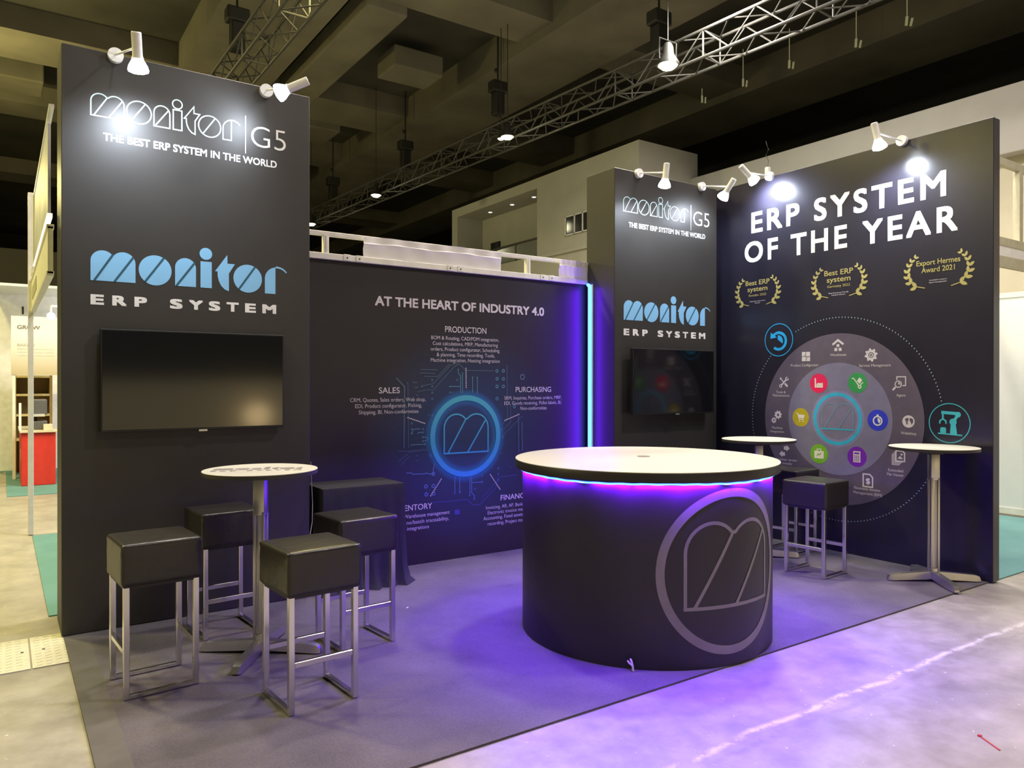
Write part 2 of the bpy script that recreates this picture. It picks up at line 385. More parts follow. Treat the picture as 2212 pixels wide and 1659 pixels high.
def truss(name, label, a, b_, wdt, n, mtl=ALU):
    a = Vector(a); b_ = Vector(b_); t = thing(name, label, 'truss', a); d = (b_-a); L = d.length; d.normalize(); s = d.cross(Vector((0, 0, 1))).normalized(); u = Vector((0, 0, 1)); h = wdt/2
    cor = [(-h, -h), (h, -h), (h, h), (-h, h)]
    for i, j in cor: obj('chord', MB().cyl(a+s*i+u*j, b_+s*i+u*j, .028, n=8), mtl, t)
    br = MB()
    for k in range(n):
        p = a+d*(L*k/n); q = a+d*(L*(k+1)/n)
        for e in range(4):
            c0 = cor[e]; c1 = cor[(e+1) % 4]
            if k % 2: c0, c1 = c1, c0
            br.cyl(p+s*c0[0]+u*c0[1], q+s*c1[0]+u*c1[1], .013, n=5, caps=False)
        if k % 4 == 0:
            for e in range(4):
                c0 = cor[e]; c1 = cor[(e+1) % 4]; br.cyl(p+s*c0[0]+u*c0[1], p+s*c1[0]+u*c1[1], .016, n=5, caps=False)
    obj('bracing', br, mtl, t); return t
truss('lighting_truss', 'long aluminium box truss with lit lamps, running behind both dark towers', (10.2, 4.5, 7.2), (8.62, 31, 7.2), .46, 52)
truss('lighting_truss', 'aluminium box truss partly hidden by the left tower, no lamps lit', (3.62, 7, 7.2), (3.5, 26, 7.2), .46, 38)
def hoist(label, x, y, zb):
    t = thing('chain_hoist', label, 'hoist', (x, y, 7.49), 'chain hoists hanging from the hall ceiling')
    obj('chain', MB().cyl((x, y, 7.49), (x, y, zb-.2), .014, n=6), ALU, t)
    obj('motor', MB().box(x-.2, x+.2, y-.14, y+.14, zb-.1, zb+.16, .03).box(x-.12, x+.12, y-.12, y+.12, zb-.62, zb-.1, .02), DARKMET, t)
    obj('hook', MB().cyl((x, y, zb+.16), (x, y, 9.0 if x > 9.72 or 3.56 < x < 5.62 else 9.74), .022, n=6).sphere((x-.05, y, zb+.42), .05, 8), DARKMET, t)
hoist('dark chain hoist over the lamp nearest to the right graphic wall', 10.05, 9.9, 8.2)
hoist('dark chain hoist above the pair of small lit truss lamps', 9.6, 14.65, 8.38)
hoist('small distant dark hoist just to the right of the left tower', 9.03, 23.7, 8.1)
hoist('dark hoist above the truss behind the left tower, between its two arm lamps', 3.58, 14.2, 8.2)
hoist('thin dark hoist above the truss lamp half way along', 9.45, 19.2, 8.18)
def par_lamp(label, x, y, z, s=1., power=14):
    t = thing('truss_lamp', label, 'lamp', (x, y, z+.3), 'lit lamps on the long truss')
    obj('lamp_can', MB().lathe([(.05*s, .26*s), (.08*s, .2*s), (.09*s, .1*s), (.16*s, -.02*s), (.165*s, -.06*s)], 20, Matrix.Translation((x, y, z))), DARKMET, t, True)
    obj('bulb', MB().lathe([(.0, -.12*s), (.09*s, -.105*s), (.15*s, -.05*s), (.155*s, -.02*s), (0, .0)], 20, Matrix.Translation((x, y, z))), PARB, t, True)
    obj('yoke', MB().tube([(x-.17*s, y, z), (x-.17*s, y, z+.3*s), (x+.17*s, y, z+.3*s), (x+.17*s, y, z)], .012, 6), DARKMET, t)
    obj('rod', MB().cyl((x, y, z+.3*s), (x, y, 9.2 if 12.7 < y < 13.9 else 9.75), .008, n=6), DARKMET, t)
    l = lamp('lamp_light', 'POINT', (x, y, z-.2*s), power, (1, .94, .6), size=.1); l.parent = t; l.location = (0, 0, -.3-.2*s)
par_lamp('largest lit lamp on the truss, above the right tower and graphic wall', 9.14, 8.8, 6.84, 1.15, 6)
par_lamp('lit truss lamp right of its dimmer twin, below the middle chain hoist', 8.97, 13.31, 6.83, .9)
par_lamp('dimmer small truss lamp touching the lit lamp below the middle hoist', 8.96, 13.55, 6.83, .5, 4)
par_lamp('lit truss lamp alone, half way between left tower and middle hoist', 8.62, 19.34, 6.78, .95)
par_lamp('farthest lit truss lamp, at the edge of the left tower', 8.35, 23.85, 6.74, 1.0)
b0 = None
for (x, y), lb in zip(((15.41, 9.25), (15.16, 10.75), (15.14, 12.05), (15.14, 13.36), (15.33, 8.1)),
                      ('second', 'third', 'fourth', 'last and lowest', 'topmost')):
    o = obj('ceiling_hook', MB().bar((x, y, 9.02), (x+.06, y+.05, 8.86), .05, .03).bar((x+.02, y-.1, 8.95), (x+.1, y-.02, 8.84), .04, .03).cyl((x, y, 9.0), (x, y, 9.76), .012, n=6), mat('glowing_yellow_metal', (.7, .68, .4), .5, emit=.12))  # faint self-glow put into the hook metal, no lamp
    tag(o, 'small pale hook under the dark ceiling at upper right, %s in its row' % lb, 'hook', 'pale hooks under the dark ceiling')

# ------------------------------------------------------------------ floor coverings
cp = thing('booth_carpet', 'dark grey carpet of the open booth under the round counter and stools', 'carpet', (3.2, 4.05, 0))
obj('carpet_sheet', MB().box(.30, 6.11, 2.612, 5.56, 0, .010), carpet('grey_carpet', (.075, .068, .074), (.165, .148, .158)), cp)
e = obj('edge_tape', MB().box(.30, .425, 2.63, 5.08, .0095, .0112), mat('grey_tape', (.105, .097, .088), .9), cp); e['label'] = 'paler tape along the left edge'
TEALC = carpet('teal_carpet', (.10, .23, .23), (.17, .34, .34))
for lb, bx in (('teal carpet of the stand right behind the left tower', (.25, 3.25, 5.62, 8.66)), ('teal carpet beyond the right graphic wall', (6.22, 9.36, 2.61, 5.6)),
               ('teal carpet under the red counter at far left', (.06, 3, 11.8, 15.6)), ('distant teal carpet at the left picture edge', (-3, .02, 15.0, 18.5))):
    tag(obj('teal_carpet', MB().box(bx[0], bx[1], bx[2], bx[3], 0, .008), TEALC), lb, 'carpet', 'teal stand carpets')
PLATE = mat('cream_tread_plate', (.66, .64, .50), .5, bump=.3, scale=60)
for lb, x0, x1 in (('cream tread plate on the floor touching the left tower corner', .135, .325), ('cream tread plate on the floor at the left picture edge', -.9, .13)):
    t = thing('floor_cover_plate', lb, 'floor plate', ((x0+x1)/2, 4.92, 0), 'tread plates beside the left tower')
    b = MB().box(x0, x1-.004, 4.64, 5.2, 0, .006)
    for i in range(int((x1-x0)/.045)):
        for j in range(11): b.bar((x0+.02+i*.045, 4.67+j*.05, .0065), (x0+.045+i*.045, 4.68+j*.05, .0065), .008, .002)
    obj('plate', b, PLATE, t); obj('screw', MB().cyl((max(x0+.06, .094), 4.94, -.003), (max(x0+.06, .094), 4.94, .0085), .008, n=10), DARKMET, t)

# ------------------------------------------------------------------ the two towers
def tower(label, x0, x1, h):
    t = thing('display_tower', label, 'display tower', ((x0+x1)/2, 5.3, .011)); obj('tower_body', MB().box(x0, x1, 5.1, 5.495, .011, h, .004, 1), CHAR, t); return t
T1 = tower('wide charcoal display tower at left with screen and bar table before it', .29, 1.775, 3.491)
T2 = tower('narrower charcoal tower in the corner, blue light strip on its side', 4.614, 6.0, 3.466)
ERP = (('E', .439, .51), ('R', .554, .633), ('P', .675, .745), ('S', .876, .95), ('Y', .987, 1.073), ('S', 1.108, 1.179), ('T', 1.218, 1.295), ('E', 1.336, 1.407), ('M', 1.449, 1.542))
for T, dx, dz in ((T1, 0, 0), (T2, 4.286, -.030)):
    f0, f1 = front(5.1, .0012), front(5.1, .0020)
    wordmark_solid(T, .439+dx, 2.112+dz, 1., f0, f1, SKY, TEAL_INK)
    for wd in (ERP[:3], ERP[3:]):
        b = MB()
        for ch, a, c in wd: write(b, ch, a+dx, c+dx, 1.967+dz*.9, .061, f0, .045)
        o = obj('lettering', b, WHITE, T); o['label'] = 'bold white wide lettering'
    du = dx if dx == 0 else 4.280; dv = 0 if dx == 0 else -.016
    wordmark_outline(T, .441+du, 3.098+dv, .735, f0, PALE, .0075)
    o = obj('divider', MB().poly([(1.3365+du, 3.022+dv), (1.3415+du, 3.022+dv), (1.343+du, 3.272+dv), (1.335+du, 3.272+dv)], f0), WHITE, T)
    line(T, 'G5', 1.374+du, 1.607+du, 3.079+dv, .138, f0, WHITE, -.012)
    line(T, 'THE BEST ERP SYSTEM IN THE WORLD', .506+du, 1.546+du, 2.957+dv, .047, f0, WHITE, .022)

# ------------------------------------------------------------------ printed backdrop between the towers
BK = thing('backdrop_panel', 'dark printed back panel with blue glowing ring emblem and circuit lines', 'back panel', (3.2, 5.5, 0))
obj('panel', MB().box(.30, 6.10, 5.5, 5.55, .011, 2.437), PRINT, BK)
fb, fb2, fb3 = front(5.5, .0010), front(5.5, .0018), front(5.5, .0026)
line(BK, 'AT THE HEART OF INDUSTRY 4.0', 2.441, 4.110, 2.113, .076, fb3, LILAC, .028)
for txt, a, c, v, cap, bo in (('PRODUCTION', 3.074, 3.484, 1.926, .050, .008), ('BOM & Routing, CAD/PDM integration,', 2.943, 3.615, 1.862, .030, -.003), ('Cost calculations, MRP, Manufacturing', 2.958, 3.603, 1.815, .030, -.003),
    ('orders, Product configurator, Scheduling', 2.938, 3.620, 1.768, .030, -.003), ('& planning, Time recording, Tools,', 2.995, 3.570, 1.722, .030, -.003), ('Machine integration, Nesting integration', 2.939, 3.622, 1.676, .030, -.003),
    ('SALES', 2.474, 2.657, 1.416, .047, .008), ('CRM, Quotes, Sales orders, Web shop,', 2.234, 2.891, 1.350, .030, -.003), ('EDI, Product configurator, Picking,', 2.276, 2.855, 1.302, .030, -.003), ('Shipping, BI, Non-conformities', 2.305, 2.826, 1.253, .030, -.003),
    ('PURCHASING', 3.794, 4.191, 1.417, .047, .008), ('SRM, Inquiries, Purchase orders, MRP,', 3.674, 4.312, 1.351, .030, -.003), ('EDI, Goods receiving, Pallet labels, BI,', 3.672, 4.313, 1.305, .030, -.003), ('Non-conformities', 3.847, 4.140, 1.257, .030, -.003),
    ('INVENTORY', 2.592, 2.952, .458, .047, .008), ('Warehouse management', 2.694, 3.119, .398, .030, -.003), ('Serial no/batch traceability,', 2.600, 3.112, .347, .030, -.003), ('WMS integrations', 2.610, 2.923, .298, .030, -.003),
    ('FINANCE', 3.634, 3.925, .464, .047, .008), ('Invoicing, AR, AP, Bank', 3.481, 3.872, .398, .030, -.003), ('Electronic invoice management', 3.499, 4.040, .352, .030, -.003), ('Accounting, Fixed assets', 3.455, 3.872, .306, .030, -.003), ('recording, Project management', 3.499, 4.035, .256, .030, -.003)):
    line(BK, txt, a, c, v, cap, fb3, LILAC, bo)
for a, c in (((3.278, 1.623), (3.280, 1.462)), ((2.730, 1.217), (2.881, 1.166)), ((3.679, 1.168), (3.828, 1.218)), ((3.037, .694), (2.940, .564)), ((3.526, .699), (3.626, .565))):
    b = MB()
    for k in range(11): b.disc((a[0]+(c[0]-a[0])*k/10, a[1]+(c[1]-a[1])*k/10), .0058, fb3, 8)
    obj('dotted_line', b, LILAC, BK)
RINGM = zgrad('ring_gradient', .70, 1.40, (.035, .26, .80), (.07, .40, .50))
o = obj('ring_emblem', MB().ring((3.282, 1.046), .348, .303, fb3, 96), RINGM, BK); o['label'] = 'glowing blue ring'
obj('emblem_outline', m_emblem(MB(), 3.066, .905, 1.80, .0135, fb3), RINGM, o)
TR = [[(2.816, 1.425), (2.89, 1.441), (2.965, 1.442), (3.162, 1.635), (3.211, 1.661), (3.276, 1.606)], [(3.276, 1.606), (3.562, 1.605)], [(2.853, 1.472), (2.918, 1.486), (2.961, 1.492), (3.128, 1.647), (3.196, 1.669)], [(2.627, 1.539), (2.698, 1.47), (2.694, 0.969)], [(2.721, 1.507), (2.73, 1.491), (2.735, 0.967)], [(3.201, 1.614), (3.204, 1.58), (3.226, 1.559), (3.226, 1.414)], [(3.244, 1.58), (3.246, 1.413)], [(3.344, 1.547), (3.344, 1.417)], [(3.391, 1.547), (3.394, 1.404)], [(3.121, 1.469), (3.221, 1.469)], [(2.766, 1.085), (2.775, 1.117), (2.798, 1.122), (2.84, 1.121)], [(2.817, 1.083), (2.83, 1.092), (2.863, 1.091)], [(2.867, 1.052), (2.905, 1.05), (2.914, 1.04), (2.9, 1.022), (2.867, 1.019)], [(2.753, 0.987), (2.771, 0.994), (2.886, 0.993)], [(2.636, 0.948), (2.735, 0.943), (2.928, 0.954)], [(2.735, 0.935), (2.933, 0.941)], [(2.98, 0.83), (2.964, 0.789), (2.964, 0.743), (2.919, 0.746), (2.9, 0.756), (2.881, 0.749), (2.78, 0.753), (2.753, 0.766), (2.717, 0.766)], [(3.169, 0.708), (3.17, 0.572)], [(3.217, 0.7), (3.217, 0.568)], [(3.319, 0.698), (3.319, 0.538)], [(3.336, 0.696), (3.336, 0.558), (3.362, 0.53), (3.362, 0.5)], [(3.336, 0.642), (3.443, 0.641)], [(2.966, 0.505), (3.296, 0.501), (3.347, 0.449), (3.418, 0.447), (3.584, 0.582), (3.605, 0.669), (3.809, 0.677)], [(3.443, 0.506), (3.594, 0.634)], [(3.7, 1.659), (3.705, 1.187), (3.647, 1.131)], [(3.738, 1.294), (3.741, 1.151), (3.668, 1.091)], [(3.863, 1.201), (3.754, 1.11), (3.689, 1.063), (3.657, 1.02)], [(3.825, 1.202), (3.828, 0.878)], [(3.863, 1.147), (3.867, 0.89)], [(3.61, 0.885), (3.657, 0.874)], [(2.844, 1.61), (3.003, 1.608)], [(2.835, 1.581), (2.984, 1.578)], [(2.881, 1.553), (3.003, 1.553), (3.118, 1.66)], [(3.647, 1.1), (3.647, 1.074)], [(3.655, 1.038), (3.655, 1.011)], [(2.649, 0.866), (2.735, 0.927)], [(2.667, 0.833), (2.744, 0.902)]]
CI = [(2.953, 1.524, 0.0086), (2.953, 1.47, 0.0086), (2.953, 1.418, 0.0086), (2.953, 1.367, 0.0086), (3.595, 1.605, 0.0155), (3.662, 1.606, 0.0155), (3.596, 1.536, 0.0155), (3.662, 1.536, 0.0155), (3.596, 1.468, 0.0155), (3.662, 1.468, 0.0155), (3.596, 1.362, 0.0155), (3.121, 1.469, 0.0077), (3.121, 1.419, 0.0077), (3.192, 1.525, 0.0077), (3.201, 1.614, 0.0069), (3.244, 1.582, 0.0069), (3.344, 1.547, 0.0069), (3.391, 1.547, 0.0069), (2.765, 1.169, 0.0086), (2.765, 1.122, 0.0086), (2.867, 1.12, 0.0086), (2.765, 1.087, 0.0086), (2.867, 1.091, 0.0086), (2.867, 1.052, 0.0086), (2.867, 1.019, 0.0086), (2.886, 0.993, 0.0086), (2.94, 0.895, 0.0086), (2.956, 1.232, 0.0086), (2.895, 0.644, 0.0172), (2.964, 0.643, 0.0172), (2.898, 0.578, 0.0172), (2.966, 0.58, 0.0172), (2.964, 0.743, 0.0172), (3.17, 0.565, 0.0077), (3.217, 0.568, 0.0077), (3.319, 0.534, 0.0077), (3.362, 0.5, 0.0077), (3.443, 0.641, 0.0077), (3.443, 0.696, 0.0077), (3.369, 0.588, 0.0077), (3.61, 0.748, 0.0086), (3.61, 0.697, 0.0086), (3.61, 0.646, 0.0086), (3.868, 1.553, 0.0275), (3.781, 1.289, 0.0155), (2.858, 1.472, 0.0077)]
PA = [(2.794, 1.503, 0.042, 0.0081), (2.807, 1.462, 0.0315, 0.0081), (2.816, 1.4, 0.0231, 0.0081), (3.146, 1.42, 0.0231, 0.0081), (2.923, 1.234, 0.0231, 0.0081), (2.814, 0.903, 0.0231, 0.0081), (2.814, 0.862, 0.0231, 0.0081), (3.412, 0.691, 0.0231, 0.0081), (3.743, 0.753, 0.0168, 0.0072), (3.642, 0.877, 0.0158, 0.0081), (3.192, 0.404, 0.0483, 0.0405)]
CIRC = zgrad('circuit_ink', .45, 1.65, (.05, .055, .24), (.07, .13, .16))
CIRC2 = zgrad('circuit_ink_bright', .5, 1.6, (.10, .17, .50), (.09, .27, .32))
b = MB(); b2 = MB()
for k, pts in enumerate(TR):
    tgt = b2 if 5 <= k <= 13 or 16 <= k <= 21 or k in (33, 34) else b
    tgt.ribbon(pts, .0062 if k not in (3, 27, 28) else .012, fb2)
for x, z, r_ in CI: (b2 if abs(x-3.28) < .55 else b).ring((x, z), r_, r_*.55, fb2, 16)
for x, z, hw, hh in PA: b.poly([(x-hw/2, z-hh/2), (x+hw/2, z-hh/2), (x+hw/2, z+hh/2), (x-hw/2, z+hh/2)], fb)
obj('circuit_lines', b, CIRC, BK); o = obj('circuit_lines', b2, CIRC2, BK); o['label'] = 'brighter circuit lines around the ring'

# white frame with banners above the backdrop
FR = thing('shell_frame', 'white aluminium frame with white banners on top of the dark back panel', 'frame', (3.2, 5.52, 2.437))
obj('rail', MB().box(1.776, 4.613, 5.475, 5.55, 2.437, 2.485, .004), FRAMEW, FR)
obj('rail', MB().box(1.776, 4.613, 5.49, 5.53, 2.618, 2.652, .004), FRAMEW, FR)
for x in (2.04, 3.93): obj('post', MB().box(x-.022, x+.022, 5.488, 5.532, 2.484, 2.619, .004).box(x-.004, x+.004, 5.484, 5.49, 2.484, 2.619), FRAMEW, FR)
for x0, x1 in ((2.335, 3.625), (4.27, 4.612)):
    b = MB(); n = 40; rows = ((2.645, -.016), (2.60, -.010), (2.592, -.017), (2.55, -.004), (2.484, -.002)); vs = []
    for z, dy in rows: vs.append([b.bm.verts.new((x0+(x1-x0)*k/n, 5.486+dy+.004*math.sin(k*.9+z*40), z+.004*math.sin(k*.35+z*9))) for k in range(n+1)])
    for A, B in zip(vs, vs[1:]):
        for k in range(n): b.bm.faces.new((A[k], A[k+1], B[k+1], B[k]))
    obj('banner', b, BANNER, FR, True)
for x in (2.25, 3.16, 4.13):
    for d in (-.05, .05):
        o = obj('connector', MB().box(x+d-.028, x+d+.028, 5.470, 5.476, 2.44, 2.488, .002), FRAMEW, FR); obj('screw', MB().cyl((x+d, 5.467, 2.462), (x+d, 5.4702, 2.462), .006, n=8), DARKMET, o)

# ------------------------------------------------------------------ right graphic wall
GW = thing('graphic_panel', 'tall dark navy graphic panel with award heading and round diagram', 'graphic panel', (6.16, 4.06, .011))
obj('panel', MB().box(6.11, 6.21, 2.58, 5.555, .011, 3.487, .003, 1), NAVY, GW)
s0, s1, s2, s3 = side(6.11, .0010), side(6.11, .0018), side(6.11, .0026), side(6.11, .0034)
for txt, a, c, v in (('ERP', -4.760, -4.222, 2.974), ('SYSTEM', -4.071, -2.919, 2.969), ('OF', -4.840, -4.455, 2.689), ('THE', -4.315, -3.749, 2.687), ('YEAR', -3.609, -2.831, 2.684)):
    line(GW, txt, a, c, v, .203, s1, WHITE, .024, space=1.25)
def leaf(b, p, ang, L, W, f):
    c, s = math.cos(ang), math.sin(ang); P = [(0, 0), (.25, .42), (.55, .5), (.85, .28), (1, 0), (.8, -.22), (.45, -.35), (.15, -.2)]
    b.poly([(p[0]+(x*L*c-y*W*s), p[1]+(x*L*s+y*W*c)) for x, y in P], f)
def laurel(cu, cv, lines):
    for sg in (-1, 1):
        b = MB(); pts = [(-.10, -.135), (-.165, -.118), (-.205, -.085), (-.228, -.045), (-.236, 0), (-.228, .045), (-.210, .082), (-.180, .112)]
        pts = [(cu-sg*x if sg > 0 else cu+x, cv+y) for x, y in pts]
        b.ribbon(pts[:2], .007, s1)
        for k in range(1, 8):
            d = Vector(pts[k])-Vector(pts[k-1]); a = math.atan2(d.y, d.x); L = .062-.004*k
            leaf(b, pts[k], a+.62, L, L*.62, s1); leaf(b, pts[k], a-.62, L, L*.62, s1)
        o = obj('laurel_branch', b, GOLD, GW); o['label'] = 'gold laurel branch'
    for txt, w, v, cap, bo in lines: line(GW, txt, cu-w/2, cu+w/2, cv+v, cap, s1, GOLD if cap > .02 else LILAC, bo)
laurel(-4.688, 2.398, (('Best ERP', .280, .064, .047, .012), ('system', .232, .002, .047, .012), ('Sweden 2022', .205, -.046, .022, .005), ('Independent survey of users', .18, -.100, .011, 0), ('Sweden', .06, -.118, .011, 0)))
laurel(-3.830, 2.398, (('Best ERP', .275, .060, .047, .012), ('system', .227, -.001, .047, .012), ('Germany 2022', .218, -.048, .022, .005), ('Most Enterprise Friendly', .19, -.103, .011, 0), ('Industry Solution', .13, -.121, .011, 0)))
laurel(-2.981, 2.396, (('Export Hermes', .335, .046, .042, .012), ('Award 2021', .255, -.013, .042, .012), ('Awarded for success in', .133, -.082, .011, 0), ('Export Development', .133, -.100, .011, 0)))
DU, DV = -3.84, 1.183
BAND = mat('plum_grey_print', (.105, .085, .135), .42); INNER = mat('blue_grey_print', (.185, .175, .29), .42)
o = obj('diagram_ring', MB().ring((DU, DV), .757, .49, s0, 96), BAND, GW); o['label'] = 'plum grey outer ring of the diagram'
o = obj('diagram_disc', MB().disc((DU, DV), .497, s1, 96), INNER, GW); o['label'] = 'blue grey inner disc of the diagram'
CYAN = mat('cyan_ink', (.03, .42, .68), .45); CYAN2 = mat('turquoise_ink', (.04, .40, .56), .45); CYANF = mat('faint_cyan_ink', (.15, .24, .42), .45)
HALO = mat('violet_halo_ink', (.24, .21, .44), .45)
o = obj('ring_emblem', MB().ring((DU, DV), .233, .203, s3, 80), CYAN, GW); o['label'] = 'cyan ring in the middle of the diagram'
obj('ring_halo', MB().ring((DU, DV), .252, .184, s2, 80), HALO, o)
obj('emblem_outline', m_emblem(MB(), DU-.150, DV-.090, 1.24, .010, s3), CYANF, o)
obj('emblem_base', MB().ribbon([(DU-.155, DV-.092), (DU+.155, DV-.092)], .012, s3), CYAN, o)
b = MB()
for k in range(190):
    a = 2*PI*k/190; u, v = DU+.905*math.cos(a), DV+.898*math.sin(a)
    if min(math.hypot(u+4.445, v-1.911), math.hypot(u+2.893, v-1.186)) < .175: continue
    b.ribbon([(u-.0055*math.cos(a+.5), v-.0055*math.sin(a+.5)), (u+.0055*math.cos(a+.5), v+.0055*math.sin(a+.5))], .006, s1)
o = obj('dotted_circle', b, mat('dot_ink', (.35, .50, .60), .5), GW)

# icons: drawn in a square of half width 1
def bx(b, x0, x1, y0, y1, g): b.poly([(x0, y0), (x1, y0), (x1, y1), (x0, y1)], g)
def gear(b, g, c=(0, 0), r=1., n=8, hole=.42):
    A = []; B = []
    for k in range(n*4):
        t = 2*PI*(k+.5)/(n*4); rr = r if k % 4 in (0, 1) else r*.76
        A.append(b.bm.verts.new(g(c[0]+rr*math.cos(t), c[1]+rr*math.sin(t)))); B.append(b.bm.verts.new(g(c[0]+r*hole*math.cos(t), c[1]+r*hole*math.sin(t))))
    for k in range(n*4): j = (k+1) % (n*4); b.bm.faces.new((A[k], A[j], B[j], B[k]))
def ic_factory(b, g): b.poly([(-.75, -.75), (-.45, -.75), (-.55, .9), (-.75, .9)], g); b.poly([(-.4, -.75), (.8, -.75), (.8, .1), (.45, -.05), (.45, .1), (.1, -.05), (.1, .1), (-.4, -.08)], g)
def ic_trolley(b, g): b.ribbon([(-.95, .7), (-.6, .7), (.25, -.45)], .16, g); b.ring((.38, -.62), .3, .13, g, 20); b.poly([(-.1, .3), (.35, .85), (.8, .45), (.4, -.15)], g); b.ribbon([(.5, -.3), (.95, .1)], .14, g)
def ic_cart(b, g): b.ribbon([(-.95, .75), (-.65, .75), (-.3, -.35), (.65, -.35)], .16, g); b.poly([(-.55, .55), (.85, .45), (.65, -.15), (-.3, -.12)], g); b.disc((-.2, -.7), .15, g, 14); b.disc((.5, -.7), .15, g, 14)
def ic_watch(b, g): b.ring((0, -.08), .85, .62, g, 32); b.poly([(0, -.08)]+[(.5*math.sin(t*.2), -.08+.5*math.cos(t*.2)) for t in range(0, 14)], g); bx(b, -.15, .15, .75, 1.0, g)
def ic_calc(b, g):
    b.poly([(-.65, -.95), (.65, -.95), (.65, .95), (-.65, .95)], g)
def ic_case(b, g): bx(b, -.85, .85, -.75, .5, g); b.ribbon([(-.35, .5), (-.35, .78), (.35, .78), (.35, .5)], .14, g)
def ic_house(b, g): b.ribbon([(-.95, .15), (0, .85), (.95, .15)], .34, g); bx(b, -.24, .24, -.25, .2, g); bx(b, -.62, -.12, -.9, -.4, g); bx(b, .12, .62, -.9, -.4, g)
def ic_puzzle(b, g): bx(b, -.9, .9, -.9, .9, g)
def ic_gearc(b, g): gear(b, g, n=8); b.ring((0, 0), .3, .16, g, 20)
def ic_tools(b, g): b.ribbon([(-.6, -.6), (.55, .55)], .3, g); b.ring((-.68, -.68), .34, .16, g, 18); b.ring((.68, .68), .36, .17, g, 18, 75, 375); b.ribbon([(.8, -.8), (.2, -.2)], .38, g); b.ribbon([(-.1, .1), (-.75, .75)], .18, g); b.poly([(-.95, .75), (-.7, .98), (-.45, .7), (-.7, .45)], g)
def ic_agent(b, g): b.ring((-.1, -.1), .52, .38, g, 28); b.poly([(-.1, -.1)]+[(-.1+.28*math.sin(t*.2), -.1+.28*math.cos(t*.2)) for t in range(0, 10)], g); b.ribbon([(-.5, -.52), (-.9, -.95)], .26, g); b.ribbon([(-.3, .5), (-.3, .95), (.95, .95), (.95, -.3), (.5, -.3)], .15, g)
def ic_globe(b, g): b.disc((0, 0), .95, g, 32)
def ic_gears(b, g): gear(b, g, (.2, .3), .72, 8, .3); gear(b, g, (-.6, -.62), .5, 7, .3)
def ic_arrows(b, g): b.poly([(-.1, .2), (.4, .2), (.4, -.05), (1, .5), (.4, 1), (.4, .78), (-.1, .78)], g); b.poly([(.1, -.2), (-.4, -.2), (-.4, .05), (-1, -.5), (-.4, -1), (-.4, -.78), (.1, -.78)], g)
def ic_files(b, g):
    for d in (0, .18, .36): b.ribbon([(-.45-d, .85-d*1.0), (-.45-d, -.55-d), (.55-d, -.55-d)], .1, g)
    b.ribbon([(-.3, -.4), (-.3, .95), (.6, .95), (.85, .7), (.85, -.4)], .16, g, closed=True); b.poly([(-.1, -.1), (.25, .3), (.65, -.1)], g); b.disc((.45, .5), .14, g, 12)
def ic_doc(b, g): b.ribbon([(-.72, -.92), (-.72, .92), (.3, .92), (.72, .5), (.72, -.92)], .2, g, closed=True); write(b, '$', -.32, .34, -.5, .85, g, .03)
def badge(name, u, v, r, col, fn, s, lb, hole=None):
    o = obj('icon_badge', MB().disc((u, v), r, s2, 40), mat(name, col, .45), GW); o['label'] = lb
    b = MB(); fn(b, lambda x, y: s3(u+x*s, v+y*s)); k = obj('icon_symbol', b, PALEICON, o); k['label'] = 'pale symbol'
    if hole:
        b = MB(); hole(b, lambda x, y: side(6.11, .0042)(u+x*s, v+y*s)); obj('icon_detail', b, mat(name, col, .45), o)
PALEICON = mat('pale_icon_ink', (.72, .70, .68), .5)
def holes_factory(b, g):
    for x in (-.15, .2, .55): bx(b, x-.06, x+.06, -.38, -.26, g)
def holes_calc(b, g):
    bx(b, -.48, .48, .45, .75, g)
    for i in range(3):
        for j in range(4): bx(b, -.46+i*.34, -.22+i*.34, -.78+j*.28, -.62+j*.28, g)
badge('pink_ink', DU-.182, 1.498, .088, (.72, .012, .11), ic_factory, .052, 'pink disc with factory symbol', holes_factory)
badge('green_ink', DU+.189, 1.502, .088, (.035, .30, .09), ic_trolley, .055, 'dark green disc with hand truck symbol')
badge('olive_ink', DU-.366, 1.183, .086, (.46, .38, .02), ic_cart, .05, 'mustard disc with shopping cart symbol')
badge('blue_ink', DU+.370, 1.186, .090, (.025, .04, .62), ic_watch, .05, 'blue disc with stopwatch symbol')
badge('lime_ink', DU-.177, .860, .088, (.16, .42, .03), ic_case, .055, 'lime green disc with briefcase symbol', lambda b, g: b.ribbon([(-.4, -.35), (-.12, .02), (.08, -.2), (.4, .18)], .14, g))
badge('purple_ink', DU+.185, .863, .088, (.16, .015, .42), ic_calc, .05, 'purple disc with calculator symbol', holes_calc)
def icon(u, v, s, fn, lb, lines, hole=None):
    b = MB(); fn(b, lambda x, y: s1(u+x*s, v+y*s)); o = obj('icon_symbol', b, LILACI, GW); o['label'] = lb
    if hole: b = MB(); hole(b, lambda x, y: s2(u+x*s, v+y*s)); obj('icon_detail', b, BAND, o)
    for txt, a, c, vv in lines: line(GW, txt, a, c, vv, .022, s1, LILACI, .004)
LILACI = mat('lilac_icon_ink', (.60, .56, .66), .5)
def h_puz(b, g):
    b.ribbon([(0, -.9), (0, -.55), (.18, -.45), (0, -.25), (0, .2), (-.18, .42), (0, .55), (0, .9)], .1, g); b.ribbon([(-.9, 0), (-.5, 0), (-.42, .2), (-.22, 0), (.3, 0), (.42, -.2), (.55, 0), (.9, 0)], .1, g)
def h_globe(b, g): b.poly([(-.55, .35), (-.15, .6), (.1, .3), (-.15, .05), (-.1, -.3), (-.3, -.55), (-.35, -.1)], g); b.poly([(.25, .6), (.7, .4), (.75, .0), (.5, -.5), (.35, -.1), (.15, .2)], g)
icon(-4.152, 1.744, .047, ic_puzzle, 'puzzle symbol', (('Product Configurator', -4.311, -4.024, 1.654),), h_puz)
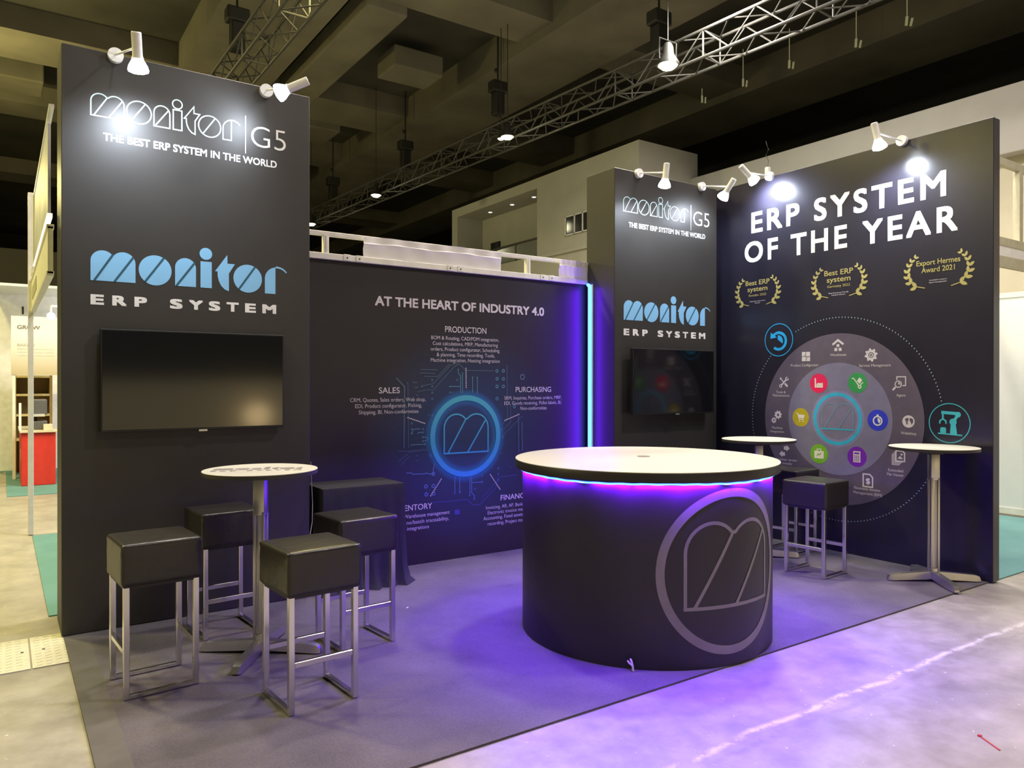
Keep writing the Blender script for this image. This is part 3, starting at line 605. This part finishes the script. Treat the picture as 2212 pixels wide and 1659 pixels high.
icon(-3.834, 1.833, .055, ic_house, 'warehouse symbol', (('Warehouse', -3.911, -3.756, 1.740),))
icon(-3.529, 1.739, .058, ic_gearc, 'cog wheel symbol', (('Service Management', -3.637, -3.357, 1.640),))
icon(-4.387, 1.507, .050, ic_tools, 'crossed tools symbol', (('Tools &', -4.472, -4.368, 1.404), ('Maintenance', -4.509, -4.328, 1.372)))
icon(-3.290, 1.497, .058, ic_agent, 'magnifier symbol', (('Agent', -3.312, -3.234, 1.390),))
icon(-4.462, 1.180, .058, ic_gears, 'pair of cog wheels symbol', (('Machine', -4.520, -4.403, 1.063), ('Integration', -4.536, -4.383, 1.028)))
icon(-3.211, 1.187, .053, ic_globe, 'globe symbol', (('Webshop', -3.274, -3.147, 1.080),), h_globe)
icon(-4.380, .858, .058, ic_arrows, 'two opposed arrows symbol', (('Customer order', -4.520, -4.238, .768), ('transfer', -4.403, -4.293, .732)))
icon(-3.295, .882, .062, ic_files, 'stack of files symbol', (('Extended', -3.379, -3.253, .767), ('File Viewer', -3.389, -3.248, .731)))
icon(-3.556, .668, .058, ic_doc, 'invoice symbol', (('Electronic Invoice', -3.681, -3.448, .584), ('Management (EIM)', -3.686, -3.431, .545)))
o = obj('outer_badge', MB().ring((-4.445, 1.911), .157, .149, s1, 64), mat('bright_cyan_ink', (.02, .40, .85), .45), GW); o['label'] = 'bright blue outlined circle with reverse clock symbol'
b = MB().ring((-4.445, 1.900), .092, .066, s1, 40, -130, 130)
u0 = -4.445
b.poly([(u0-.092, 1.925), (u0-.088, 1.985), (u0-.02, 1.935)], s1); b.ring((u0, 1.900), .092, .066, s1, 12, 128, 150)
b.poly([(u0-.01, 1.958)]+[(u0-.01+.058*math.sin(t*.25), 1.898+.058*math.cos(t*.25)) for t in range(0, 9)]+[(u0-.01, 1.915)], s1)
obj('icon_symbol', b, mat('bright_cyan_ink', (.02, .40, .85), .45), o)
o = obj('outer_badge', MB().ring((-2.893, 1.188), .156, .149, s1, 64), CYAN2, GW); o['label'] = 'turquoise outlined circle with robot arm symbol'
b = MB(); g = lambda x, y: s1(-2.893+x, 1.188+y)
b.ribbon([(-.085, -.083), (.095, -.091)], .010, g); b.poly([(-.068, -.078), (-.024, -.080), (-.024, -.042), (-.032, -.034), (-.06, -.034), (-.068, -.042)], g)
b.poly([(.005, -.083), (.058, -.086), (.046, .01), (.012, .01)], g); b.disc((.028, .010), .027, g, 24); b.ribbon([(.035, .02), (.062, .062)], .022, g); b.disc((.064, .068), .022, g, 24)
b.ribbon([(.06, .076), (-.06, .083)], .024, g); b.ribbon([(-.048, .075), (-.048, .035)], .014, g); b.ribbon([(-.072, -.006), (-.07, .016), (-.048, .032), (-.026, .016), (-.024, -.006)], .011, g)
obj('icon_symbol', b, CYAN2, o)
t = thing('cable_clip', 'small white clip with a curled wire standing on the right graphic panel', 'clip', (6.16, 4.61, 3.489))
obj('clip_body', MB().box(6.14, 6.18, 4.59, 4.63, 3.489, 3.60, .004), WHITEMET, t)
obj('wire', MB().tube([(6.16, 4.61, 3.60), (6.16, 4.60, 3.66), (6.16, 4.63, 3.72), (6.16, 4.60, 3.77), (6.16, 4.62, 3.82), (6.16, 4.63, 3.86)], .003, 5), ALU, t)

# ------------------------------------------------------------------ televisions
def tv(label, x0, x1, z0, z1, yf):
    t = thing('television', label, 'television', ((x0+x1)/2, 5.098, (z0+z1)/2), 'wall televisions')
    obj('tv_body', MB().box(x0, x1, yf+.004, yf+.045, z0, z1, .004), BLACK, t)
    obj('screen', MB().box(x0+.010, x1-.010, yf+.001, yf+.006, z0+.016, z1-.010), SCREEN, t)
    b = MB()
    xm = (x0+x1)/2
    b.box(xm-.2, xm+.2, yf+.045, 5.099, (z0+z1)/2-.15, (z0+z1)/2+.15)
    obj('wall_bracket', b, DARKMET, t)
    e = obj('logo_tab', MB().box(xm+.005, xm+.055, yf, yf+.01, z0-.008, z0+.004), STEEL, t); e['label'] = 'small silver tab under the screen'
tv('large black television on the left tower, reflecting the aisle', .485, 1.576, 1.200, 1.822, 5.035)
tv('large black television on the right corner tower, near its right edge', 4.745, 5.835, 1.206, 1.820, 4.99)

# ------------------------------------------------------------------ arm spotlights
COOL = (.78, .87, 1.0)
def arm_spot(label, base, outw, pivot, aim, tail=.08, power=58, ang=160):
    base = Vector(base); outw = Vector(outw).normalized(); pivot = Vector(pivot); d = (Vector(aim)-pivot).normalized()
    t = thing('arm_spotlight', label, 'spotlight', base, 'white arm spotlights along the booth tops')
    obj('wall_mount', MB().cyl(base+outw*.002, base+outw*.034, .043, n=28), WHITEMET, t, True)
    sd = outw.cross(Vector((0, 0, 1)))
    b = MB(); b.bar(base+Vector((0, 0, .036))-outw*.03, base+Vector((0, 0, .036))+outw*.02, .03, .006)
    obj('clamp', b, WHITEMET, t)
    jn = pivot-(pivot-base).normalized()*.03
    obj('arm', MB().cyl(base+outw*.034, jn, .0065, n=10).cyl(jn, pivot, .011, n=10), WHITEMET, t, True)
    h0 = pivot-d*tail; q = d.to_track_quat('Z', 'Y').to_matrix().to_4x4(); q.translation = h0
    obj('lamp_body', MB().lathe([(.022, 0), (.027, .004), (.027, .125), (.032, .135), (.03, .14)], 24, q), WHITEMET, t, True)
    obj('bulb', MB().lathe([(.028, .138), (.034, .15), (.050, .178), (.056, .20), (.052, .212), (.025, .222), (0, .224)], 24, q), BULB, t, True)
    l = lamp('spot_light', 'SPOT', tuple(h0+d*.245), power, COOL, tuple(h0+d*1.2), .045, ang, .9); l.parent = t; l.location -= base
arm_spot('arm spotlight at top left of the left tower', (.57, 5.1, 3.475), (0, -1, 0), (.63, 4.66, 3.385), (.68, 4.83, 2.95))
arm_spot('glaring arm spotlight at the right end of the left tower top, tail pointing right', (1.47, 5.1, 3.46), (0, -1, 0), (1.555, 4.66, 3.385), (1.30, 4.80, 3.25), tail=.06, power=24)
arm_spot('arm spotlight over the left corner of the narrower tower', (4.90, 5.1, 3.450), (0, -1, 0), (4.91, 4.75, 3.385), (4.93, 4.83, 3.0), power=44)
arm_spot('arm spotlight at the right end of the narrower tower, aimed at the corner', (5.76, 5.1, 3.455), (0, -1, 0), (5.735, 4.72, 3.375), (5.70, 4.98, 3.05), power=24, ang=160)
arm_spot('arm spotlight on the graphic panel above the first letters of its heading', (6.11, 4.54, 3.487), (-1, 0, 0), (5.80, 4.58, 3.49), (6.02, 4.50, 3.28), power=80, ang=160)
arm_spot('rightmost arm spotlight, above the last letters of the panel heading', (6.11, 3.26, 3.485), (-1, 0, 0), (5.80, 3.31, 3.51), (5.90, 3.25, 3.05), power=80, ang=160)

# ------------------------------------------------------------------ blue light strip in the corner
BLUE = (.14, .003, 1.0)
t = thing('light_strip', 'vertical glowing blue light strip on the side of the narrower tower', 'light strip', (4.60, 5.43, .011))
obj('strip_channel', MB().box(4.604, 4.6135, 5.395, 5.465, .011, 2.43), WHITEMET, t)
b = MB()
b.tube([(4.595, 5.425, .02), (4.595, 5.425, 1.2), (4.595, 5.425, 2.40), (4.595, 5.44, 2.425), (4.597, 5.455, 2.43)], .016, 10)
obj('led_tube', b, BLUELED, t, True)
for (x, y), pw, to in (((4.575, 5.40), 15, (3.4, 4.75)), ((4.575, 5.415), 9, (4.2, 5.60)), ((4.560, 5.385), 5, (4.66, 5.0))):
    l = lamp('strip_light', 'AREA', (x, y, 1.22), pw, BLUE, (to[0], to[1], 1.219), .015, sy=2.35); l.parent = t; l.location -= t.location

# ------------------------------------------------------------------ round counter
CX, CY = 3.277, 3.351
ct = thing('round_counter', 'big round dark counter with cream top, blue light under its rim and ring emblem', 'counter', (CX, CY, .0115))
mv = Matrix.Translation((CX, CY, 0))
obj('drum', MB().lathe([(.75, .0115), (.75, .99)], 160, mv), DRUM, ct, True)
obj('top_board', MB().lathe([(.70, .985), (.792, .985), (.797, .990), (.797, 1.034), (.795, 1.037)], 128, mv), DRUM, ct, True)
e = obj('top_sheet', MB().lathe([(.795, 1.0371), (.794, 1.0400), (0, 1.0401)], 128, mv), TOPWHITE, ct); e['label'] = 'cream laminate top'
obj('grommet', MB().lathe([(.040, 1.0401), (.040, 1.0425), (.03, 1.0425), (0, 1.0425)], 32, Matrix.Translation((3.32, 3.40, 0))), mat('taupe_plastic', (.23, .19, .14), .5), ct)
b = MB(); pts = [(CX+.764*math.cos(a), CY+.764*math.sin(a), .974+.003*math.sin(a*5)+.0012*math.sin(a*37)) for a in [2*PI*k/220 for k in range(221)]]
b.tube(pts, .0052, 6); e = obj('led_tube', b, BLUELED, ct, True); e['label'] = 'glowing blue light tube under the rim'
N = 18
for k in range(N):
    a = 2*PI*(k+.5)/N; p = (CX+.757*math.cos(a), CY+.757*math.sin(a), .970)
    d = bpy.data.lights.new('rim_light', 'AREA'); d.shape = 'RECTANGLE'; d.size = .27; d.size_y = .008; d.energy = 17.0; d.color = BLUE
    l = bpy.data.objects.new('rim_light', d); C.objects.link(l); l.parent = ct; l.location = Vector(p)-ct.location; l.rotation_euler = (Matrix.Rotation(a+PI/2, 4, 'Z') @ Matrix.Rotation(R(0), 4, 'X')).to_euler()
def drum(deg, e): return lambda u, v: (CX+(.75+e+lay())*math.cos(R(deg)+u/.75), CY+(.75+e+lay())*math.sin(R(deg)+u/.75), v)
EMB = mat('grey_emblem_ink', (.24, .215, .20), .5)
g = drum(-96.5, .0015)
o = obj('ring_emblem', MB().ring((0, .508), .437, .391, g, 128), EMB, ct); o['label'] = 'big grey ring with outlined letter shape on the drum'
obj('emblem_outline', m_emblem(MB(), R(-118.1+96.5)*.75, .326, 2.42, .019, g, .02), EMB, o)
g = drum(-139.6, .0015); o = obj('cable_hole', MB().disc((0, .060), .030, g, 24), BLACK, ct); o['label'] = 'black cable hole near the floor'
a = R(-139.6); q = lambda r, z, s=0: (CX+r*math.cos(a+s), CY+r*math.sin(a+s), z)
obj('power_cable', MB().tube([q(.752, .062), q(.770, .056, .01), q(.778, .035, .018), q(.782, .018, .02), q(.79, .0185, .024)], .0055, 8).tube([q(.753, .052, -.02), q(.768, .046, -.005), q(.778, .04, .014)], .005, 8), mat('clear_cable', (.6, .58, .55), .3), ct)

# ------------------------------------------------------------------ bar tables
def bar_table(label, x, y, rz, logo=False):
    t = thing('bar_table', label, 'bar table', (0, 0, 0), 'round bar tables')
    obj('tabletop', MB().lathe([(.293, .985), (.305, .987), (.305, 1.0075)], 96), EDGE, t, True)
    e = obj('top_sheet', MB().lathe([(.305, 1.0075), (.304, 1.010), (0, 1.0102)], 96), TOPWHITE, t); e['label'] = 'white tabletop surface'
    obj('mount_plate', MB().box(-.15, .15, -.15, .15, .972, .985, .003).box(-.05, .05, -.05, .05, .955, .972), BLACK, t)
    b = MB().box(-.032, .032, -.032, .032, .76, .956, .004)
    b.box(-.010, .010, -.010, .010, .05, .80)
    for i in (-1, 1):
        for j in (-1, 1): b.box(i*.024-.008, i*.024+.008, j*.024-.008, j*.024+.008, .05, .78, .002)
    b.box(-.028, .028, -.028, .028, .03, .10, .003)
    obj('pole', b, STEEL, t, True)
    for k in range(4):
        a = PI/2*k; m = Matrix.Rotation(a, 4, 'Z'); f = bmesh.new()
        sec = ((.0, .028, .020, .075), (.12, .027, .012, .066), (.30, .026, .004, .050), (.325, .024, .004, .040), (.338, .018, .004, .016)); L = []
        for xx, hw, z0, z1 in sec: L.append([f.verts.new((xx, s*hw*(1 if zz else .82), z1 if zz == 0 else z0)) for s, zz in ((-1, 1), (1, 1), (1, 0), (-1, 0))])
        for A, B in zip(L, L[1:]):
            for i in range(4): f.faces.new((A[i], A[(i+1) % 4], B[(i+1) % 4], B[i]))
        f.faces.new(L[0][::-1]); f.faces.new(L[-1]); bb = MB(); bb.add(f, m)
        obj('foot', bb, STEEL, t, True)
    if logo:
        ca, sa = math.cos(-rz+R(LOGO_A)), math.sin(-rz+R(LOGO_A))
        fl = lambda e: (lambda u, v: (u*ca-v*sa, u*sa+v*ca, 1.0104+e+lay()))
        b = MB()
        for L in letter_loops(): b.poly([(u*.43, w_*.43) for u, w_ in [(p[0]-.586, p[1]-.03) for p in L]], fl(.0004))
        o = obj('wordmark', b, GREYINK, t); o['label'] = 'grey wordmark printed on the tabletop'
        for p, qq in BARS: obj('wordmark_stripe', MB().ribbon([((p[0]-.586)*.43, (p[1]-.03)*.43), ((qq[0]-.586)*.43, (qq[1]-.03)*.43)], .0055, fl(.0009)), TOPWHITE, o)
        for wd in (ERP[:3], ERP[3:]):
            b = MB()
            for ch, a, c in wd: write(b, ch, (a-.439-.586)*.43, (c-.439-.586)*.43, (-.145-.03)*.43, .027, fl(.0004), .045)
            obj('lettering', b, GREYINK, t)
    t.location = (x, y, .0115); t.rotation_euler = (0, 0, rz); return t
LOGO_A = -24
T0 = bar_table('bar table with grey print on its white top, before the left tower', 1.185, 4.20, R(143), True)
bar_table('bar table by the right picture edge, its four steel feet fully visible', 5.801, 2.86, R(142))
bar_table('bar table behind the round counter, only its top and pole visible', 5.36, 4.10, R(140))

# ------------------------------------------------------------------ bar stools
def stool():
    t = thing('bar_stool', '', 'bar stool', (0, 0, 0), 'black cube bar stools on chrome legs')
    f = bmesh.new(); bmesh.ops.create_cube(f, size=2); bmesh.ops.subdivide_edges(f, edges=list(f.edges), cuts=15, use_grid_fill=True)
    rnd = random.Random(4); half = Vector((.181, .181, .1)); rad = .015
    for v in f.verts:
        c = Vector([math.copysign(1-(1-abs(a))**1.7, a) for a in v.co]); q = Vector([c[i]*half[i] for i in range(3)])
        core = Vector([max(-half[i]+rad, min(half[i]-rad, q[i])) for i in range(3)]); d = q-core
        if d.length > 1e-6: q = core+d.normalized()*rad
        x, y, z = c
        if z > .9: q.z += .006*(1-x*x)*(1-y*y)
        k = 1+.010*(1-z*z)*(1-max(min(abs(x), abs(y)), 0)**2); q.x *= k; q.y *= k
        # soft creases where the cover is folded at the corners
        fold = max(0, abs(x)*abs(y)-.55)*max(0, z)*.006*math.sin(26*(x+y)+9*z); q.x -= fold; q.y += fold
        v.co = q+Vector((rnd.uniform(-1, 1)*.0005, rnd.uniform(-1, 1)*.0005, .63+rnd.uniform(-1, 1)*.0005))
    m = MB(); m.add(f); obj('seat_cushion', m, LEATHER, t, True)
    obj('seat_frame', MB().box(-.168, .168, -.168, .168, .518, .532), DARKMET, t)
    h = .156; wd = .027
    for i in (-1, 1):
        for j in (-1, 1): obj('leg', MB().box(i*h-wd/2, i*h+wd/2, j*h-wd/2, j*h+wd/2, .0, .528, .0025, 1), CHROME, t)
    for i in (-1, 1):
        obj('floor_bar', MB().box(i*h-wd/2, i*h+wd/2, -h+wd/2, h-wd/2, 0, .020, .0025, 1), CHROME, t)
        obj('footrest', MB().box(-h+wd/2, h-wd/2, i*h-.010, i*h+.010, .205, .232, .0025, 1), CHROME, t)
    return t
s0_ = stool()
SPOTS = ((.628, 4.085, R(94), 'leftmost bar stool, in front of the left tower beside the printed table'), (1.215, 3.487, R(4), 'nearest bar stool, standing in front of the printed bar table'),
         (1.115, 4.735, R(5), 'bar stool between the left tower and the printed bar table pole'), (1.695, 4.095, R(5), 'bar stool beside the black draped table, lit blue on its front'),
         (5.298, 3.515, R(94), 'bar stool just right of the round counter, in full view'), (5.795, 4.10, R(94), 'bar stool half hidden behind another stool near the graphic panel'))
for k, (x, y, a, lb) in enumerate(SPOTS):
    if k == 0: s0_.location = (x, y, .0115); s0_.rotation_euler = (0, 0, a); s0_['label'] = lb
    else: copy_thing(s0_, (x, y, .0115), a, lb)

# ------------------------------------------------------------------ draped table behind the stools
b = MB(); rows = ((.752, 0, 0), (.735, .004, 0), (.60, .006, .003), (.35, .010, .006), (.14, .020, .012), (.05, .040, .020), (.012, .075, .030)); x0, x1, y0, y1 = 1.86, 2.487, 5.07, 5.485
per = []
nx, ny = 26, 16
for k in range(nx): per.append((x0+(x1-x0)*k/nx, y0, 0, -1))
for k in range(ny): per.append((x1, y0+(y1-y0)*k/ny, 1, 0))
for k in range(nx): per.append((x1-(x1-x0)*k/nx, y1, 0, 0))
for k in range(ny): per.append((x0, y1-(y1-y0)*k/ny, 0, 0))
V = []
for z, fl, wv in rows: V.append([b.bm.verts.new((px+nx_*(fl+wv*math.sin(k*1.3)), py+ny_*(fl+wv*math.sin(k*1.3)), z)) for k, (px, py, nx_, ny_) in enumerate(per)])
for A, B in zip(V, V[1:]):
    n = len(A)
    for k in range(n): b.bm.faces.new((A[k], A[(k+1) % n], B[(k+1) % n], B[k]))
b.bm.faces.new(V[0])
tag(obj('draped_table', b, CLOTH, None, True), 'low table fully covered by black cloth against the back panel', 'table')
tag(obj('cable', MB().tube([(1.779, 5.088, .95), (1.783, 5.083, .80), (1.782, 5.06, .66), (1.765, 5.02, .54), (1.73, 4.97, .45), (1.70, 4.96, .30), (1.70, 4.97, .016)], .0025, 6), mat('grey_cable', (.28, .27, .26), .5)), 'thin grey cable hanging at the right edge of the left tower', 'cable')

# ------------------------------------------------------------------ litter on the floor
tag(obj('cable_tie', MB().bar((3.43, 1.50, .002), (3.365, 1.395, .002), .006, .003).box(3.424, 3.438, 1.494, 1.506, 0, .006), mat('red_plastic', (.45, .02, .03), .4)), 'thin red cable tie lying on the concrete at lower right', 'cable tie')
for x, y, lb in ((4.214, 3.53, 'white paper crumb on the carpet between counter and right bar table'), (2.207, 4.464, 'white paper crumb on the blue lit carpet by the draped table')):
    b = MB(); b.poly([(0, 0), (.016, .003), (.02, .012), (.008, .015)], lambda u, v: (x+u, y+v, .0115+u*.25)); tag(obj('paper_crumb', b, WHITE), lb, 'paper scrap', 'paper crumbs on the carpet')

# ------------------------------------------------------------------ stand behind the left tower
st = thing('exhibition_stand', 'cream shell stand with name board right behind the left tower', 'exhibition stand', (.26, 8.7, 0))
obj('corner_post', MB().box(.215, .262, 8.70, 8.765, .008, 3.36, .004), FRAMEW, st)
CREAM = mat('cream_board', (.74, .74, .60), .55)
obj('name_board', MB().box(.245, .275, 5.62, 8.70, 2.20, 2.50), CREAM, st)
b = MB().box(.238, .28, 5.62, 8.70, 2.185, 2.215, .003).box(.238, .28, 5.62, 8.70, 2.485, 2.515, .003); obj('rail', b, FRAMEW, st)
obj('name_strip', MB().box(.241, .2445, 7.45, 8.45, 2.29, 2.40), mat('olive_grey_ink', (.40, .39, .27), .6), st)
sg = obj('sign_panel', MB().box(.262, .28, 6.0, 8.62, 2.60, 3.27), mat('grey_print_sign', (.40, .41, .43), .5, var=.35, scale=1.6), st)
obj('sign_frame', MB().box(.25, .285, 8.52, 8.62, 2.60, 3.31, .003).box(.255, .285, 5.7, 8.62, 3.29, 3.31), FRAMEW, sg)
obj('light_bar', MB().box(.245, .275, 5.7, 8.55, 2.575, 2.60), mat('light_bar', (.9, .88, .8), .4, emit=.9), st)
obj('bracket', MB().box(.235, .26, 8.2, 8.5, 2.515, 2.575), FRAMEW, st)
for x in (.30, 3.2): obj('rear_post', MB().box(x, x+.05, 5.565, 5.61, .008, 2.5), FRAMEW, st)
# stand with the red counter, across the next aisle
rc = thing('red_counter', 'red counter with pale top seen at far left behind the thin post', 'counter', (.5, 13.5, .008))
obj('counter_body', MB().box(.235, .66, 12.84, 14.25, .008, .775, .01), mat('red_laminate', (.60, .035, .025), .45), rc)
obj('counter_top', MB().box(.215, .68, 12.80, 14.3, .775, .805, .004), mat('pale_top', (.62, .56, .42), .4), rc)
obj('sticker', MB().box(.232, .236, 13.1, 13.25, .36, .52), mat('pale_pink_paper', (.75, .40, .32), .6), rc)
t = thing('printer', 'dark grey office machine standing on the red counter', 'machine', (.45, 13.25, .805))
obj('machine_body', MB().box(.34, .565, 13.05, 13.45, .805, .93, .01).box(.34, .565, 13.12, 13.45, 1.02, 1.25, .015), mat('dark_grey_plastic', (.09, .09, .095), .5), t)
obj('paper_tray', MB().box(.345, .53, 13.02, 13.4, 1.00, 1.035), mat('pale_grey_plastic', (.5, .5, .5), .5), t)
obj('column', MB().box(.36, .44, 13.15, 13.4, .93, 1.02), BLACK, t)
t = thing('card_holder', 'white slanted card holder on the left end of the red counter', 'card holder', (.22, 13.1, .805))
b = MB(); f = [(.235, 13.05, .805), (.235, 13.05, 1.21), (.145, 13.3, 1.07), (.145, 13.3, .805)]
b.box(.21, .24, 13.0, 13.15, .806, 1.2).bar((.225, 13.05, 1.19), (.225, 13.3, .9), .03, .012, (0, 1, 0)); obj('holder', b, WHITEMET, t)
tag(obj('paper_box', MB().box(.51, .62, 12.85, 13.0, .806, .89, .004), mat('pale_card', (.72, .66, .5), .6)), 'small pale box at the front of the red counter', 'box')
t = thing('poster_board', 'white poster board with grey headline, partly behind the thin post', 'poster', (.5, 13.9, 1.7))
obj('board', MB().box(.123, .95, 13.85, 13.90, 1.62, 2.53), zgrad('poster_print', -.1, .55, (.46, .38, .22), (.80, .78, .74)), t)
fp = front(13.85, .003); GI = mat('mid_grey_ink', (.20, .19, .18), .6); GI2 = mat('light_grey_ink', (.45, .43, .38), .6)
line(t, 'GROW', .200, .503, 2.328, .062, fp, GI, .03); line(t, 'BAKERY', .202, .441, 2.063, .042, fp, GI2, .02)
for v in (2.015, 1.967, 1.918): obj('text_block', MB().poly([(.205, v), (.69, v), (.69, v+.022), (.205, v+.022)], fp), mat('blurred_grey_ink', (.60, .58, .52), .6), t)
for x in (.16, .90): obj('leg', MB().box(x-.02, x+.02, 13.86, 13.89, .008, 1.62), FRAMEW, t)
t = thing('shelf_unit', 'brown wooden shelf unit behind the red counter', 'shelf', (.4, 14.7, .008))
WOOD = mat('brown_wood', (.30, .20, .07), .5)
b = MB(); b.box(.16, .20, 14.55, 14.95, .008, 1.62).box(.66, .70, 14.55, 14.95, .008, 1.62); obj('side_panel', b, WOOD, t)
for z in (.55, .95, 1.28, 1.58): obj('shelf', MB().box(.20, .66, 14.55, 14.95, z, z+.035), mat('pale_wood', (.55, .44, .22), .5), t)
obj('back_board', MB().box(.16, .70, 14.95, 14.97, .008, 1.62), WOOD, t)
t = thing('stand_screen', 'bright white screen behind the poster board at far left', 'screen', (.8, 15.3, .008))
obj('panel', MB().box(-.1, 2.6, 15.28, 15.33, .008, 3.0), WHITEMET, t)
for x in (.305, .405): obj('black_mark', MB().box(x-.012, x+.012, 15.27, 15.281, 2.67, 2.80), BLACK, t)
obj('soffit', MB().box(-.1, 2.6, 13.95, 15.28, 3.0, 3.04), WHITEMET, t)
t = thing('stand_spotlight', 'glaring white spotlight at the left edge of the left tower', 'spotlight', (.66, 12.0, 2.35))
obj('bulb', MB().sphere((.562, 12.0, 2.41), .05, 12), mat('glaring_bulb', (1, 1, 1), .3, emit=20, ecol=(1, .97, .9)), t)
obj('lamp_arm', MB().cyl((.562, 12.0, 2.44), (.562, 12.0, 2.55), .012, n=8).cyl((.562, 12.0, 2.55), (1.2, 12.0, 2.55), .012, n=8), WHITEMET, t)
obj('lamp_post', MB().cyl((1.2, 12.0, .008), (1.2, 12.0, 2.56), .02, n=10), WHITEMET, t)
lamp('stand_light', 'POINT', (.60, 12.4, 2.2), 22, (1, .96, .86), size=.06); lamp('stand_light', 'POINT', (1.4, 14.6, 2.8), 16, (1, .97, .9), size=.1)
# far stand at the picture edge
t = thing('far_stand', 'distant cream stand with thin posts at the left picture edge', 'exhibition stand', (0, 18.5, 0))
obj('corner_post', MB().box(.02, .06, 18.45, 18.49, .008, 3.3), FRAMEW, t)
obj('corner_post', MB().box(.235, .285, 16.9, 16.95, .008, 3.15), FRAMEW, t)
obj('name_board', MB().box(-3, .03, 18.47, 18.5, 2.28, 2.62), CREAM, t)
obj('rail', MB().box(-3, .05, 18.44, 18.5, 2.86, 2.92).box(.06, .62, 16.9, 16.93, 2.74, 2.82), FRAMEW, t)
obj('sign_panel', MB().box(.10, .12, 16.98, 18.4, 2.45, 3.15), mat('grey_print_sign', (.40, .41, .43), .5), t)
po = obj('poster_panel', MB().box(-1.2, .175, 18.7, 18.73, .95, 2.26), WHITEMET, t)
line(po, 'TION', -.16, .045, 1.87, .055, front(18.7, .004), GI, .02)
obj('poster_stripe', MB().box(-1.2, .175, 18.69, 18.701, 2.03, 2.045).box(-1.2, .175, 18.69, 18.701, 1.70, 1.71), GI, po)
obj('bench', MB().box(-1.2, .17, 18.55, 18.69, .008, .93), mat('pale_cream_laminate', (.66, .62, .46), .5), t)

# ------------------------------------------------------------------ stand beyond the right wall
t = thing('side_stand', 'white shell stand wall with overhead beams beyond the right graphic panel', 'exhibition stand', (9.4, 3.6, 0))
PANELW = mat('white_panel', (.74, .76, .76), .4, var=.015)
obj('wall_panel', MB().box(9.36, 9.39, .6, 3.585, .06, 2.50).box(9.36, 9.39, 3.635, 5.5, .06, 2.50), PANELW, t)
obj('post', MB().box(9.345, 9.405, 3.585, 3.635, .008, 2.52, .004), FRAMEW, t)
obj('base_rail', MB().box(9.35, 9.40, .6, 5.5, .03, .10), FRAMEW, t)
obj('top_rail', MB().box(9.35, 9.40, .6, 5.5, 2.46, 2.52), FRAMEW, t)
BEIGE = mat('beige_board', (.50, .48, .34), .6)
obj('beam', MB().box(9.5, 12, 4.2, 4.26, 4.19, 4.28), BEIGE, t); obj('beam', MB().box(9.5, 12, 4.2, 4.26, 3.20, 3.30), BEIGE, t)
obj('fascia', MB().box(7.2, 12, 4.2, 4.24, 2.93, 3.07), BEIGE, t); obj('fascia', MB().box(7.2, 12, 4.21, 4.25, 3.07, 3.20), WHITEMET, t)
obj('beam_post', MB().box(10.66, 10.76, 4.2, 4.28, 3.30, 4.19), BEIGE, t)

lamp('stand_light', 'POINT', (4.46, -5.95, .80), 18, (1, .72, .36), size=.25)   # warm lamp of a stand across the aisle, mirrored in the television
